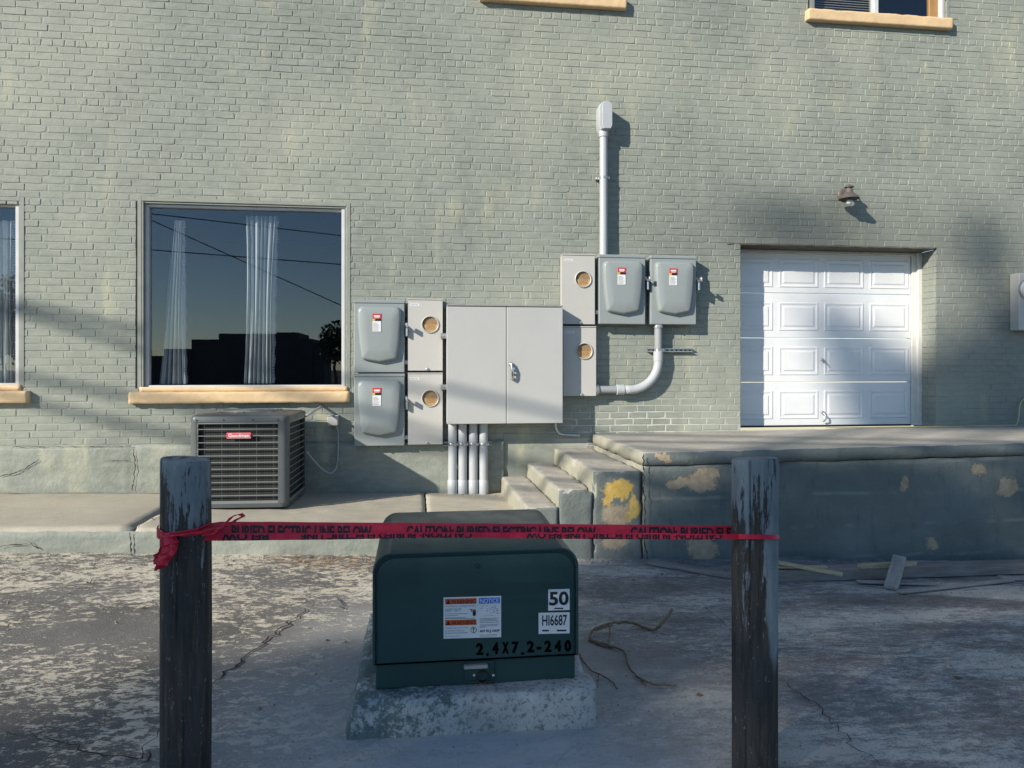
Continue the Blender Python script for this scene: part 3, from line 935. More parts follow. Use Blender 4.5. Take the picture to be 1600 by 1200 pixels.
dr = WP(1432, 530, -DD).x; dl = u0 - .05
dtop = WP(1300, 398, -DD).z; dbot = zd(4.5) + .012
jm = MB()
jm.box(WP(1424, 530, -DD).x, u1 + .002, DD - .012, DD + .09, dbot - .01, z1 + .002, .004)
put(jm, 'side_jamb', M['jamb'], gdo)
put(MB().box(WP(1430, 530, -DD).x, WP(1437, 530, -DD).x + .01, DD - .05, DD - .013, dbot - .01, z1 + .002, .004), 'stop_moulding', M['jamb'], gdo)
put(MB().box(dl, WP(1424, 530, -DD).x - .002, DD - .02, DD + .08, dtop + .004, z1 + .002, .004), 'head_jamb', M['jamb'], gdo)
dr = WP(1424, 530, -DD).x - .004
secs = [WP(1300, y, -DD).z for y in (397, 459, 528.5, 597)] + [dbot]
cols = [(1288, 1350), (1359, 1420), (1217, 1279), (1147, 1208)]
for i in range(4):
    zt, zb = secs[i], secs[i + 1]
    h = zt - zb
    mb = MB().box(dl, dr, DD + .010, DD + .05, zb + .003, zt - .003, .004)
    ph = .49 * .32 / .5
    zc = (zt + zb) / 2 - (.01 if i else -.0)
    for a, b in cols:
        x0, x1 = WP(a, 530, -DD).x, WP(b, 530, -DD).x
        x0 = max(x0, dl + .01)
        hh = .165
        # pressed panel: groove round a raised field
        def fr(t, dy): return [(x0 + t, DD + .010 - dy, zc - hh + t), (x1 - t, DD + .010 - dy, zc - hh + t), (x1 - t, DD + .010 - dy, zc + hh - t), (x0 + t, DD + .010 - dy, zc + hh - t)]
        mb.loft([fr(0, -.001), fr(.008, .008), fr(.018, .008), fr(.034, .002), fr(.046, .002), fr(.062, .010)], (False, True))
    put(mb, 'door_section', M['door'], gdo)
def handle_at(x, y):
    return WP(x, y, -DD + .02)
q = handle_at(1286, 563)
mb = MB().tube([q + Vector((-.025, 0, .0)), q + Vector((.0, -.012, .0)), q + Vector((.045, -.018, -.05))], .008, 8)
mb.tube([q + Vector((-.015, 0, .028)), q + Vector((.012, -.014, -.014))], .007, 8); mb.lathe([(.016, .012), (.016, -.01), (.008, -.016)], q, 'y', 14)
put(mb, 'handle', M['galv'], gdo, smooth=True)
q = handle_at(1286, 652)
mb = MB().lathe([(.018, .014), (.018, -.008), (.010, -.014)], q + Vector((0, 0, .055)), 'y', 14)
mb.tube([q + Vector((0, -.006, .05)), q + Vector((.018, -.03, .02)), q + Vector((.018, -.03, -.02)), q + Vector((0, -.004, -.05))], .008, 8)
put(mb, 'lift_handle', M['galv'], gdo, smooth=True)
put(MB().box(dl, dr, DD + .0, DD + .045, dbot - .016, dbot + .002, .003), 'bottom_seal', M['black'], gdo)

# ------------------------------------------------------------------ loading dock and steps
UD = 1.875
dock = thing('loading_dock', (UD, -1.77, 0), 'raised concrete loading dock with peeling dark green paint below garage door', 'loading dock')
def dtilt(m_):
    m_.v = [(x, y, z + zd(x)) for x, y, z in m_.v]; return m_
put(dtilt(rbox(UD, 9.0, -1.785, -.012, -.115, 0, .05, .016, .006, 5, .05, 1)), 'top_slab', M['dock'], dock, smooth='all')
put(dtilt(rbox(UD + .012, 8.98, -1.768, -.03, -1.6, -.121, .05, .012, .009, 4, .02, 6)), 'dock_wall', M['dock'], dock, smooth='all')
steps = thing('concrete_steps', (1.4, -1.78, 0), 'three worn concrete steps climbing to the dock, yellow paint patch on their front', 'steps')
STU = [.892, 1.165, 1.456, UD - .004]
STZ = [EYE - 1.136, EYE - 1.0, EYE - .853]
for i in range(3):
    put(rbox(STU[i], STU[i + 1] - .002 if i < 2 else STU[3], -1.80 + .012 * i, -.034, -.4, STZ[i], .030, .016, .009, 7, .07, i * 3.3), 'step', M['dock'], steps, smooth='all')

# ------------------------------------------------------------------ pad and transformer
pl, pr = -.277, .742
pad = rbox(pl, pr, -4.80, -3.72, -.2, EYE - 1.308, .030, .014, .010, 7, .06, 4)
hp = EYE - 1.308
pad.v = [(x + (.036 * sm(z / hp) * sm((.1 - x) / .3)), y + .006 * sm(z / hp) * sm((-4.3 - y) / .3), z) for x, y, z in pad.v]
pd = put(pad, 'concrete_pad', M['pad'], None, smooth='all')
pd['label'] = 'low rough concrete pad under the green transformer, green overspray on its left'; pd['category'] = 'pad'
ta = WP(582, 1075, 4.70).x; tb = WP(904, 1062, 4.70).x
ZP = EYE - 1.308
tz = ZP + .002
ttop = EYE - .752
tr_ = thing('pad_mounted_transformer', ((ta + tb) / 2, -4.7, tz), 'dark green metal electrical transformer box with warning stickers behind the red tape', 'transformer')
bz = tz + .105
put(MB().box(ta + .012, tb - .012, -4.684, -3.95, tz, bz + .02, .004), 'base_sill', M['munsell_dark'], tr_)
def hood(y, inset, lift, zb=None, rad=.075):
    a, b, t = ta + inset, tb - inset, ttop - inset + lift
    zb = bz if zb is None else zb
    pts = [(a, y, zb)]
    for i in range(9):
        an = math.pi - i * math.pi / 16
        pts.append((a + rad + rad * math.cos(an), y, t - rad + rad * math.sin(an)))
    for i in range(9):
        an = math.pi / 2 - i * math.pi / 16
        pts.append((b - rad + rad * math.cos(an), y, t - rad + rad * math.sin(an)))
    pts.append((b, y, zb))
    return pts
mb = MB().loft([hood(-4.688, .014, -.0), hood(-4.688, .012, 0), hood(-4.700, .010, 0), hood(-4.703, .004, 0), hood(-4.698, 0, 0), hood(-4.30, .003, .012), hood(-3.97, .006, .030), hood(-3.945, .012, .030), hood(-3.94, .03, .02)], (True, True))
put(mb, 'hood', M['munsell'], tr_, smooth=True)
put(MB().loft([hood(-4.6885, .020, 0, bz + .004), hood(-4.6965, .020, 0, bz + .004), hood(-4.6985, .024, 0, bz + .006)], (False, True)), 'front_door', M['munsell'], tr_, smooth=True)
q = WP(746, 884, 4.70)
put(MB().lathe([(.009, .004), (.009, -.004), (.005, -.009)], q, 'y', 12), 'bolt', M['munsell_dark'], tr_, smooth=True)
# hasp at the bottom
hx0, hx1 = WP(725, 1045, 4.7).x, WP(762, 1045, 4.7).x
put(MB().box(hx0, hx1, -4.712, -4.69, WP(740, 1044, 4.7).z, WP(740, 1038.5, 4.7).z, .002), 'hasp_plate', M['cabdark'], tr_)
put(MB().box(hx0 + .004, hx1 + .03, -4.692, -4.68, tz + .016, bz - .006, .003), 'lock_pocket', M['munsell_dark'], tr_)
qc = WP(754, 1057, 4.69)
mb = MB().lathe([(.026, .004), (.026, -.012), (.020, -.012), (.020, -.002)], qc, 'y', 20, (True, False))
put(mb, 'lock_ring', M['black'], tr_, smooth=True)
for x in (741, 771):
    put(MB().lathe([(.006, .004), (.006, -.004), (.003, -.006)], WP(x, 1055, 4.69), 'y', 10), 'bolt', M['galv'], tr_, smooth=True)
YF = 4.6985                                        # the door's face
def FP(x, y, off): return WP(x, y, YF + off)
def frect(mb, x0, y0, x1, y1, off, sk=0.0):
    """thin plate on the door; sk = drop of the left end in pixels (the panel recedes to the right)"""
    a = [FP(x0, y1, 0), FP(x1, y1 - sk, 0), FP(x1, y0 - sk, 0), FP(x0, y0, 0)]
    mb.add([q + Vector((0, -off, 0)) for q in a] + [q + Vector((0, .0004, 0)) for q in a], [(0, 1, 2, 3), (0, 1, 5, 4), (1, 2, 6, 5), (2, 3, 7, 6), (3, 0, 4, 7)])
    return mb
def ftext(mb, s, x0, y0, x1, y1, off, sk=0.0, bold=0.0):
    def fn(a, b):
        q = FP(x0 + a * (x1 - x0), y1 + b * (y0 - y1) - sk * a, 0)
        return q + Vector((0, -off, 0))
    text(mb, s, fn, bold)
# warning sheet
SK = 2.6
st_ = put(frect(MB(), 693, 933.5, 783, 998, .0006, SK), 'warning_sticker', M['white_lbl'], tr_)
for yy in (935.8, 968.8): put(frect(MB(), 695.5, yy, 744.5, yy + 8.7, .0010, 1.4), 'orange_bar', M['org_lbl'], st_)
put(frect(MB(), 748.5, 934.2, 781, 943.3, .0010, .9), 'blue_bar', M['blue_lbl'], st_)
for yy in (937, 970):
    mb = MB(); ftext(mb, 'WARNING', 705, yy, 743, yy + 6.6, .0014, 1.1, .01)
    put(mb, 'warning_word', M['black_lbl'], st_)
    a = [FP(697, yy + 6.4, 0), FP(704, yy + 6.2, 0), FP(700.5, yy - .4, 0)]
    put(MB().add([q + Vector((0, -.0014, 0)) for q in a], [(0, 1, 2)]), 'warning_triangle', M['black_lbl'], st_)
mb = MB()
# hand struck by a spark, crossed shovel, illustration of digging, code line
def blob(cx, cy, rx, ry, off=.0014, n=12):
    mb.add([FP(cx + rx * math.cos(6.283 * k / n), cy + ry * math.sin(6.283 * k / n), 0) + Vector((0, -off, 0)) for k in range(n)], [tuple(range(n))])
blob(741, 959, 2.6, 3.6)
for k, dx in enumerate((-2.2, -.8, .6, 2.0)): frect(mb, 741 + dx - .5, 951.5 + abs(dx) * .5, 741 + dx + .5, 957, .0014)
frect(mb, 734, 951.5, 738, 952.5, .0014); frect(mb, 736, 952, 737, 956, .0014)
put(mb, 'hand_symbol', M['black_lbl'], st_)
mb = MB(); ftext(mb, '407 KLJ ODP', 749.5, 984, 780.5, 989, .0014, .9, .03)
put(mb, 'code_line', M['black_lbl'], st_)
mb = MB()
n = 20
ring = [[FP(740 + r * math.cos(6.283 * k / n), 984 + r * math.sin(6.283 * k / n), 0) + Vector((0, -.0014, 0)) for k in range(n)] for r in (4.9, 4.0)]
mb.loft(ring, (False, False))
frect(mb, 738, 982, 742, 983, .0014); frect(mb, 739.3, 980.5, 740.5, 987.5, .0014)
put(mb, 'shovel_symbol', M['black_lbl'], st_)
mb = MB()
ftext(mb, 'Hazardous voltage inside.', 695, 945.9, 743, 949.4, .0012, 1.3)
ftext(mb, 'KEEP OUT!', 695.5, 951, 721, 956, .0013, .8, .01)
ftext(mb, 'Underground power cables', 695, 980.3, 732, 982.8, .0012, 1.0); ftext(mb, 'are installed in this area.', 695, 984.4, 726, 986.8, .0012, .9)
ftext(mb, 'Before digging call 811', 695, 993.4, 719, 995.6, .0012, .7)
for y, x1 in ((959, 731), (962, 716), (965, 727), (966.4, 742), (989, 731)): frect(mb, 695, y, x1, y + .8, .0012, 1)
for y, x1 in ((966, 779), (968, 776), (970, 779), (972.5, 780), (976, 779), (978, 777), (980, 759), (992, 777), (994, 776)): frect(mb, 749.5, y, x1, y + .7, .0012, .9)
for k in range(46):
    cx, cy = 764 + R.uniform(-14, 14), 954 + R.uniform(-8, 8)
    if cx < 752 and cy > 955: continue
    frect(mb, cx, cy, cx + R.uniform(.6, 3), cy + R.uniform(.4, .9), .0012)
put(mb, 'grey_print', M['grey_lbl'], st_)
mb = MB(); ftext(mb, 'NOTICE', 750.5, 935.6, 779, 942.3, .0014, .9, .008)
put(mb, 'white_print', M['white_lbl'], st_)
s5 = put(frect(MB(), 856.5, 921, 890, 954, .0006, 1), 'number_sticker', M['white_lbl'], tr_)
mb = MB(); ftext(mb, '50', 858, 924.5, 888.5, 946.5, .0012, .9, .03)
put(mb, 'black_print', M['black_lbl'], s5)
put(frect(MB(), 866, 949.5, 880, 951.5, .0012), 'small_print', M['black_lbl'], s5)
s6 = put(frect(MB(), 841.5, 957.5, 890, 990.5, .0006, 1), 'number_sticker', M['white_lbl'], tr_)
mb = MB(); ftext(mb, 'HI6687', 847, 961, 886, 978, .0012, 1, .02)
put(mb, 'black_print', M['black_lbl'], s6)
put(frect(MB(), 847, 984, 857.5, 986.5, .0012), 'small_print', M['black_lbl'], s6); put(frect(MB(), 870, 983.7, 885, 986.2, .0012), 'small_print', M['black_lbl'], s6)
mb = MB()
for ch, x0, x1, y0, y1 in (('2', 744.5, 755, 1005, 1023), ('.', 760, 763.5, 1020.5, 1024.5), ('4', 769.5, 778.5, 1003.5, 1021.5), ('X', 785, 794.5, 1003, 1021), ('7', 800, 810, 1002.5, 1020.5), ('.', 814.5, 818.5, 1019, 1023), ('2', 824, 834, 1001.5, 1019), ('-', 839, 845.5, 1011, 1014.5), ('2', 851, 861, 1001, 1018.5), ('4', 867, 876.5, 1000.5, 1018), ('0', 882.5, 892, 1000, 1018)):
    for k_, (ex, ey) in enumerate(((-.7, 0), (.7, 0), (0, .5), (0, -.5))): ftext(mb, ch, x0 + ex, y0 + ey, x1 + ex, y1 + ey, .0008 + .0001 * k_, 0, .03 if ch not in '.-' else 0.0)
put(mb, 'stencilled_number', M['stencil'], tr_)

# ------------------------------------------------------------------ bollards
def bollard(cx, cy, rad, ztop, seed, mat, label):
    zb = zg(cx, -cy) - .1
    t = thing('wooden_bollard', (cx, cy, zg(cx, -cy)), label, 'bollard', 'wooden bollards guarding the transformer')
    rings = []
    n = 96
    prof = [(zb + (ztop - zb) * i / 60.0, 1.0) for i in range(60)] + [(ztop - .012, 1.0), (ztop - .004, .985), (ztop, .955)]
    for z, k in prof:
        ring = []
        for j in range(n):
            a = 6.2832 * j / n
            d = mn.noise(Vector((math.cos(a) * 7 + seed, math.sin(a) * 7, z * .7))) * .0028 + mn.noise(Vector((math.cos(a) * 2, math.sin(a) * 2 + seed, z * 1.2))) * .0025 - .022 * max(0, mn.noise(Vector((math.cos(a) * 13, math.sin(a) * 13 + seed, z * .6))) - .33)
            tz_ = .006 * math.cos(a + 2.2 + seed) if z > ztop - .02 else 0
            ring.append((cx + (rad + d) * k * math.cos(a), cy + (rad + d) * k * math.sin(a), z + tz_))
        rings.append(ring)
    put(MB().loft(rings), 'post', mat, t, smooth=True)
    return t
PL = (-.757, -5.15, .0775); PR = (1.23, -5.17, .080)
zl, zr = EYE - .302, EYE - .33
M['postL'] = post_mat('left_bollard_wood', .42 - 1.05 * 1.25 + .12, None, .05)
M['postR'] = post_mat('right_bollard_wood', .62 - 1.0 * 1.25 + .06, (PR[0] + .042, PR[1] - .06, .75), .05)
bollard(*PL, zl, 1.0, M['postL'], 'dark weathered round wooden post with red tape knotted round it')
bollard(*PR, zr, 5.0, M['postR'], 'round wooden post in front of the dock, blue grey paint on its top half')

# ------------------------------------------------------------------ caution tape
tape = thing('caution_tape', (.2, -5.16, 1.0), 'red caution tape stretched between the two wooden posts', 'tape')
def strand(kn):
    """kn: (x, ytop, ybot, p) pixel knots -> sampled centres and width vectors"""
    P, Wd, X = [], [], []
    for (a, b) in zip(kn[:-1], kn[1:]):
        n = max(2, int(abs(b[0] - a[0]) / 7))
        for i in range(n):
            t = i / n
            x, yt, yb, p = (a[k] + (b[k] - a[k]) * t for k in range(4))
            P.append((x, yt, yb, p))
    P.append(kn[-1])
    cs, ws = [], []
    for x, yt, yb, p in P:
        wob = mn.noise(Vector((x * .02, p * 3, 1))) * .5
        T, B = WP(x, yt + wob, p + .002 * mn.noise(Vector((x * .03, 2, 0)))), WP(x, yb + wob, p + .012 + .006 * mn.noise(Vector((x * .05, 9, 0))))
        cs.append((T + B) / 2); ws.append(T - B)
    return [q[0] for q in P], cs, ws
def tape_text(mb, xs, cs, ws, s, xa, xb, lo, hi, cutlo, cuthi, flip=False):
    """print on a strand; the fold hides the part of the letters outside cutlo..cuthi"""
    vs, fs, _ = text_mesh(s, .04)
    bm = bmesh.new()
    bv = [bm.verts.new((a, b, 0)) for a, b in vs]
    for f in fs:
        try: bm.faces.new([bv[i] for i in f])
        except ValueError: pass
    geom = lambda: bm.verts[:] + bm.edges[:] + bm.faces[:]
    bmesh.ops.bisect_plane(bm, geom=geom(), plane_co=(0, cutlo, 0), plane_no=(0, -1, 0), clear_outer=True)
    bmesh.ops.bisect_plane(bm, geom=geom(), plane_co=(0, cuthi, 0), plane_no=(0, 1, 0), clear_outer=True)
    bm.verts.index_update()
    def fn(a, b):
        x = xa + a * (xb - xa)
        t = lo + (b - cutlo) / (cuthi - cutlo) * (hi - lo)
        if flip: x, t = xa + xb - x, 1 - t
        i = 0
        while i < len(xs) - 2 and xs[i + 1] < x: i += 1
        k = (x - xs[i]) / (xs[i + 1] - xs[i])
        c, w_ = cs[i].lerp(cs[i + 1], k), ws[i].lerp(ws[i + 1], k)
        return c + w_ * (t - .5) + Vector((0, -.0022, 0))
    mb.add([fn(v.co.x, v.co.y) for v in bm.verts], [tuple(v.index for v in f.verts) for f in bm.faces])
    bm.free()
xs, cs, ws = strand([(318, 819, 836, 5.15), (345, 815, 835.5, 5.14), (520, 816, 835, 5.12), (760, 818, 834.5, 5.10), (1000, 820, 836, 5.10), (1165, 822, 836.5, 5.10)])
up_ = put(MB().ribbon(cs, ws, .0016), 'upper_strand', M['tape'], tape)
S_ = 'CAUTION: BURIED ELECTRIC LINE BELOW'
for xa in (285, 635, 985):
    a, b = xa, xa + 296
    mb = MB()
    if xa == 285: tape_text(mb, xs, cs, ws, 'BURIED ELECTRIC LINE BELOW', 362, 581, .0, .76, .30, 1.0)
    elif xa == 985: tape_text(mb, xs, cs, ws, 'CAUTION: BURIED ELE', 985, 1142, .0, .82, .25, 1.0)
    else: tape_text(mb, xs, cs, ws, S_, a, b, .0, .78, .28, 1.0)
    put(mb, 'tape_print', M['tape_ink'], up_)
kn = [(318, 832, 845, 5.175), (400, 833, 844.5, 5.17), (700, 832, 840, 5.165), (950, 832, 842.5, 5.20), (1100, 834.5, 843, 5.25)]
# round the front of the right bollard
for i in range(0, 13):
    an = math.radians(200 + i * 13)
    wx, wy = PR[0] + (PR[2] + .004) * math.cos(an), PR[1] + (PR[2] + .004) * math.sin(an)
    x = vis(wx, 1)[0]
    d = Vector((wx, wy + CAMD, 0)); xc = d.x * math.cos(TH) - d.y * math.sin(TH); w_ = d.x * math.sin(TH) + d.y * math.cos(TH)
    x = CX + F * xc / w_
    if x > kn[-1][0] + .5: kn.append((x, 834.5 + i * .2, 842.5, -wy))
xs2, cs2, ws2 = strand(kn)
lo_ = put(MB().ribbon(cs2, ws2, .0016), 'lower_strand', M['tape'], tape)
for s_, xa, xb in (('CAUTION: BURIED ELECTRIC LINE', 470, 738), (S_, 822, 1128), ('BELOW', 346, 420)):
    mb = MB()
    tape_text(mb, xs2, cs2, ws2, s_, xa, xb, .18, 1.0, .25, 1.0, True)
    put(mb, 'tape_print', M['tape_ink'], lo_)
# turns round the left bollard, knot, tail and loop
def circ(rad, z0, z1, wdt, a0, a1, n=26):
    c_, w_ = [], []
    for i in range(n + 1):
        t = i / n; a = math.radians(a0 + (a1 - a0) * t)
        r_ = rad + .003 * mn.noise(Vector((a * 3, z0 * 9, 0)))
        c_.append(Vector((PL[0] + r_ * math.cos(a), PL[1] + r_ * math.sin(a), z0 + (z1 - z0) * t + .002 * mn.noise(Vector((a * 4, z1, 3))))))
        w_.append(Vector((.002, 0, wdt * (.8 + .5 * mn.noise(Vector((a * 2.3, 4, z0)))))))
    return c_, w_
zk = lambda y: WP(288, y, 5.23).z
for (a, b, wd_, r_) in ((838, 826, .011, .083), (842, 830, .008, .0845), (832, 838, .012, .082)):
    put(MB().ribbon(*circ(r_, zk(a), zk(b), wd_, 188, 350), .0018), 'wrap', M['tape'], tape, smooth='all')
put(MB().ribbon(*circ(.0825, zk(838), zk(836), .022, -12, 190), .0018), 'wrap', M['tape'], tape, smooth='all')
for k in range(4):
    put(MB().ribbon(*circ(.085, zk(828 + k * 4), zk(832 + k * 4), .009, 184, 236, 10), .002), 'wrap', M['tape'], tape, smooth='all')
def crumple(kn, n=30, amp=.010):
    c_, w_ = [], []
    K = [(WP(x, y, p), wd, tw) for x, y, p, wd, tw in kn]
    for i in range(n + 1):
        t = i / n * (len(K) - 1); j = min(int(t), len(K) - 2); f = t - j
        q = K[j][0].lerp(K[j + 1][0], f)
        wd = K[j][1] + (K[j + 1][1] - K[j][1]) * f; tw = K[j][2] + (K[j + 1][2] - K[j][2]) * f
        q += Vector((mn.noise(q * 60), mn.noise(q * 60 + Vector((5, 0, 0))), mn.noise(q * 60 + Vector((0, 7, 0))))) * amp
        c_.append(q); w_.append(Vector((math.cos(tw), math.sin(tw) * .6, math.sin(tw) * .35)).normalized() * wd)
    return MB().ribbon(c_, w_, .0018)
tail = [([(262, 834, 5.245, .03, .2), (268, 846, 5.26, .045, .5), (262, 866, 5.262, .05, .1), (254, 880, 5.26, .04, -.4), (246, 889, 5.255, .025, .6)]),
        ([(258, 836, 5.24, .02, 1.2), (256, 852, 5.25, .035, 1.0), (252, 868, 5.25, .04, .6), (247, 882, 5.25, .03, .2)]),
        ([(266, 838, 5.25, .02, -.8), (270, 852, 5.265, .03, -.5), (264, 864, 5.268, .035, -.9), (250, 884, 5.26, .02, .2)])]
for k in tail:
    put(crumple(k), 'tail', M['tape'], tape, smooth='all')
lp = [(318, 833, 5.21, .03, 1.5), (338, 830, 5.21, .035, 1.4), (350, 820, 5.22, .03, 1.2), (362, 809, 5.225, .022, 1.0), (373, 803.5, 5.225, .018, .6), (379, 807, 5.22, .014, .3), (372, 812, 5.215, .016, .4), (356, 820, 5.21, .02, 1.0), (340, 832, 5.205, .02, 1.3)]
put(crumple(lp, 44, .006), 'loop', M['tape'], tape, smooth='all')
put(crumple([(262, 836, 5.245, .018, 1.5), (290, 834, 5.25, .013, 1.5), (318, 830, 5.235, .016, 1.5), (335, 828, 5.20, .02, 1.5)], 30, .004), 'twisted_band', M['tape'], tape, smooth='all')

# ------------------------------------------------------------------ air conditioner
AW, AH = .845, .835
fr_c = Vector((-1.12, -.99))
rz = math.radians(-2.5)
acx = fr_c.x - math.cos(rz) * AW / 2 + (-math.sin(rz)) * AW / 2
acy = fr_c.y - math.sin(rz) * AW / 2 + math.cos(rz) * AW / 2
ac = thing('air_conditioner', (acx, acy, zs(acx)), 'square grey outdoor air conditioner unit standing under the large window', 'air conditioner', rz=rz)
h_ = AW / 2
def rsq(r_, z, s, n=6):
    pts = []
    for cx_, cy_, a0 in ((s - r_, s - r_, 0), (-s + r_, s - r_, 90), (-s + r_, -s + r_, 180), (s - r_, -s + r_, 270)):
        for i in range(n + 1):
            a = math.radians(a0 + 90 * i / n)
            pts.append((cx_ + r_ * math.cos(a), cy_ + r_ * math.sin(a), z))
    return pts
put(MB().loft([rsq(.06, .02, h_ - .01), rsq(.06, .055, h_ - .002), rsq(.06, .060, h_ - .006)]), 'base_pan', M['ac'], ac, True, True)
for sx in (-1, 1):
    for sy in (-1, 1):
        put(MB().box(sx * .3 - .05, sx * .3 + .05, sy * .3 - .05, sy * .3 + .05, -.03, .022, .005), 'foot', M['black'], ac, True)
put(MB().loft([rsq(.05, .06, h_ - .045), rsq(.05, AH - .05, h_ - .045)]), 'coil', M['coil'], ac, True)
for sx, sy in ((-1, -1), (1, -1), (1, 1), (-1, 1)):
    r_, w2 = .05, .062 if (sx, sy) != (1, -1) else .085
    out, inn = [], []
    a0 = {(1, 1): 0, (-1, 1): 90, (-1, -1): 180, (1, -1): 270}[(sx, sy)]
    arc = [(math.cos(math.radians(a0 + 15 * i)), math.sin(math.radians(a0 + 15 * i))) for i in range(7)]
    c0 = Vector((sx * (h_ - r_), sy * (h_ - r_)))
    path = [c0 + Vector(q) * r_ for q in arc]
    t0 = Vector((-arc[0][1], arc[0][0])); t1 = Vector((-arc[-1][1], arc[-1][0]))
    path = [path[0] - t0 * (w2 - r_)] + path + [path[-1] + t1 * (w2 - r_)]
    inner = [c0 + Vector(q) * (r_ - .012) for q in arc]
    inner = [inner[0] - t0 * (w2 - r_)] + inner + [inner[-1] + t1 * (w2 - r_)]
    loop = path + inner[::-1]
    put(MB().loft([[(q.x, q.y, z) for q in loop] for z in (.055, AH - .04)]), 'corner_post', M['ac'], ac, True, True)
zlo, zhi = .070, AH - .062
n_s = 12
for side in range(4):
    a = side * math.pi / 2
    ca, sa = math.cos(a), math.sin(a)
    rot = lambda x, y, z: (x * ca - y * sa, x * sa + y * ca, z)
    for k in range(n_s + 1):
        z = zlo + (zhi - zlo) * k / n_s
        w_ = h_ - .050
        big = .0042 if 0 < k < n_s else .013
        vs = [rot(*q) for q in ((-w_, -h_ + .004, z - big), (w_, -h_ + .004, z - big), (w_, -h_ + .004, z + big * .6), (-w_, -h_ + .004, z + big * .6), (-w_, -h_ + .010, z + big * .8), (w_, -h_ + .010, z + big * .8))]
        put(MB().add(vs, [(0, 1, 2, 3), (3, 2, 5, 4), (0, 3, 4), (1, 5, 2), (0, 4, 5, 1)]), 'louver', M['ac_slat'], ac, True)
    for k in range(5):
        x = -w_ + 2 * w_ * (k + .5) / 5
        put(MB().tube([rot(x, -h_ + .012, zlo), rot(x, -h_ + .012, zhi)], .0011, 5), 'support_wire', M['dustwire'], ac, True)
put(MB().loft([rsq(.06, AH - .058, h_ + .004), rsq(.06, AH - .022, h_ + .006), rsq(.055, AH - .006, h_ - .004), rsq(.045, AH, h_ - .03)], (False, False)), 'top_rim', M['ac'], ac, True, True)
fan = MB()
outer = rsq(.045, AH, h_ - .03)
ci = [(.33 * math.cos(math.atan2(q[1], q[0])), .33 * math.sin(math.atan2(q[1], q[0])), AH + .018) for q in outer]
c2 = [(.315 * math.cos(math.atan2(q[1], q[0])), .315 * math.sin(math.atan2(q[1], q[0])), AH - .01) for q in outer]
fan.loft([outer, ci, c2], (False, False))
tp = put(fan, 'top_panel', M['ac'], ac, True, True)
mb = MB()
for r_ in (.06, .10, .14, .18, .22, .26, .30):
    mb.tube([(r_ * math.cos(6.2832 * k / 28), r_ * math.sin(6.2832 * k / 28), AH + .022 + .01 * (1 - r_ / .33)) for k in range(29)], .0025, 5)
for k in range(8):
    a = 6.2832 * k / 8
    mb.tube([(.05 * math.cos(a), .05 * math.sin(a), AH + .03), (.325 * math.cos(a), .325 * math.sin(a), AH + .016)], .003, 5)
put(mb, 'fan_grille', M['galv'], tp, True)
put(MB().lathe([(.07, .6), (.07, AH + .01), (.05, AH + .02)], (0, 0, 0), 'z', 20), 'fan_hub', M['ac'], tp, True, True)
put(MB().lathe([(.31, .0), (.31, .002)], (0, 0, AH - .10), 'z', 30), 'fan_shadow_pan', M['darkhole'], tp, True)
bx = (-.105, .108)
bz_ = zhi - .115
bd = put(MB().box(-.105, .108, -h_ - .008, -h_ + .004, bz_ - .026, bz_ + .026, .004), 'badge', M['badge'], ac, True)
mb = MB(); text(mb, 'Goodman', lambda a, b: (-.088 + a * .18, -h_ - .0095, bz_ - .013 + b * .030), .02)
put(mb, 'badge_lettering', M['white_lbl'], bd, True)
mb = MB().box(-.101, .104, -h_ - .0088, -h_ - .0080, bz_ + .0205, bz_ + .0225); mb.box(-.101, .104, -h_ - .0088, -h_ - .0080, bz_ - .0225, bz_ - .0205)
put(mb, 'badge_border', M['white_lbl'], bd, True)
for x in (-.36, -.13, .12, .34):
    put(MB().lathe([(.006, 0), (.006, -.004), (.003, -.006)], (x, -h_ - .006, AH - .038), 'y', 8), 'screw', M['black'], ac, True)

# disconnect box and its whip beside the unit
q = WP(521, 653, .03)
t = thing('disconnect_box', (q.x, 0, q.z), 'small beige disconnect box on the wall beside the air conditioner', 'electrical box')
put(MB().box(q.x - .055, q.x + .05, -.095, -.004, q.z - .075, q.z + .02, .006), 'case', M['meter'], t)
put(MB().box(q.x - .06, q.x + .055, -.10, -.004, q.z + .022, q.z + .03, .003), 'lid', M['meter'], t)
a = WP(478, 705, .35)
pts = [a]
for x, y, p in ((492, 722, .28), (507, 736, .20), (518, 739, .14), (526, 728, .09), (528, 705, .06), (528, 675, .05)): pts.append(WP(x, y, p))
pts.append(Vector((q.x + .02, -.05, q.z - .07)))
def smoothpath(P, n=6):
    out = []
    for i in range(len(P) - 1):
        p0, p1, p2, p3 = P[max(i - 1, 0)], P[i], P[i + 1], P[min(i + 2, len(P) - 1)]
        for k in range(n):
            t = k / n
            out.append(.5 * ((2 * p1) + (p2 - p0) * t + (2 * p0 - 5 * p1 + 4 * p2 - p3) * t * t + (3 * p1 - p0 - 3 * p2 + p3) * t ** 3))
    out.append(P[-1]); return out
o = put(MB().tube(smoothpath(pts), .011, 8), 'flexible_conduit', M['pvc_dark'], None, smooth='all')
o['label'] = 'flexible grey conduit looping from air conditioner to disconnect box'; o['category'] = 'conduit'
a = WP(492, 641, .30); b_ = WP(478, 650, .42)
o = put(MB().tube([a + Vector((.04, .30, .03)), a + Vector((.02, .12, .01)), a, b_], .013, 8), 'copper_line', M['meter'], None, smooth='all')
o['label'] = 'short pale pipe stub running from wall to air conditioner top'; o['category'] = 'pipe'

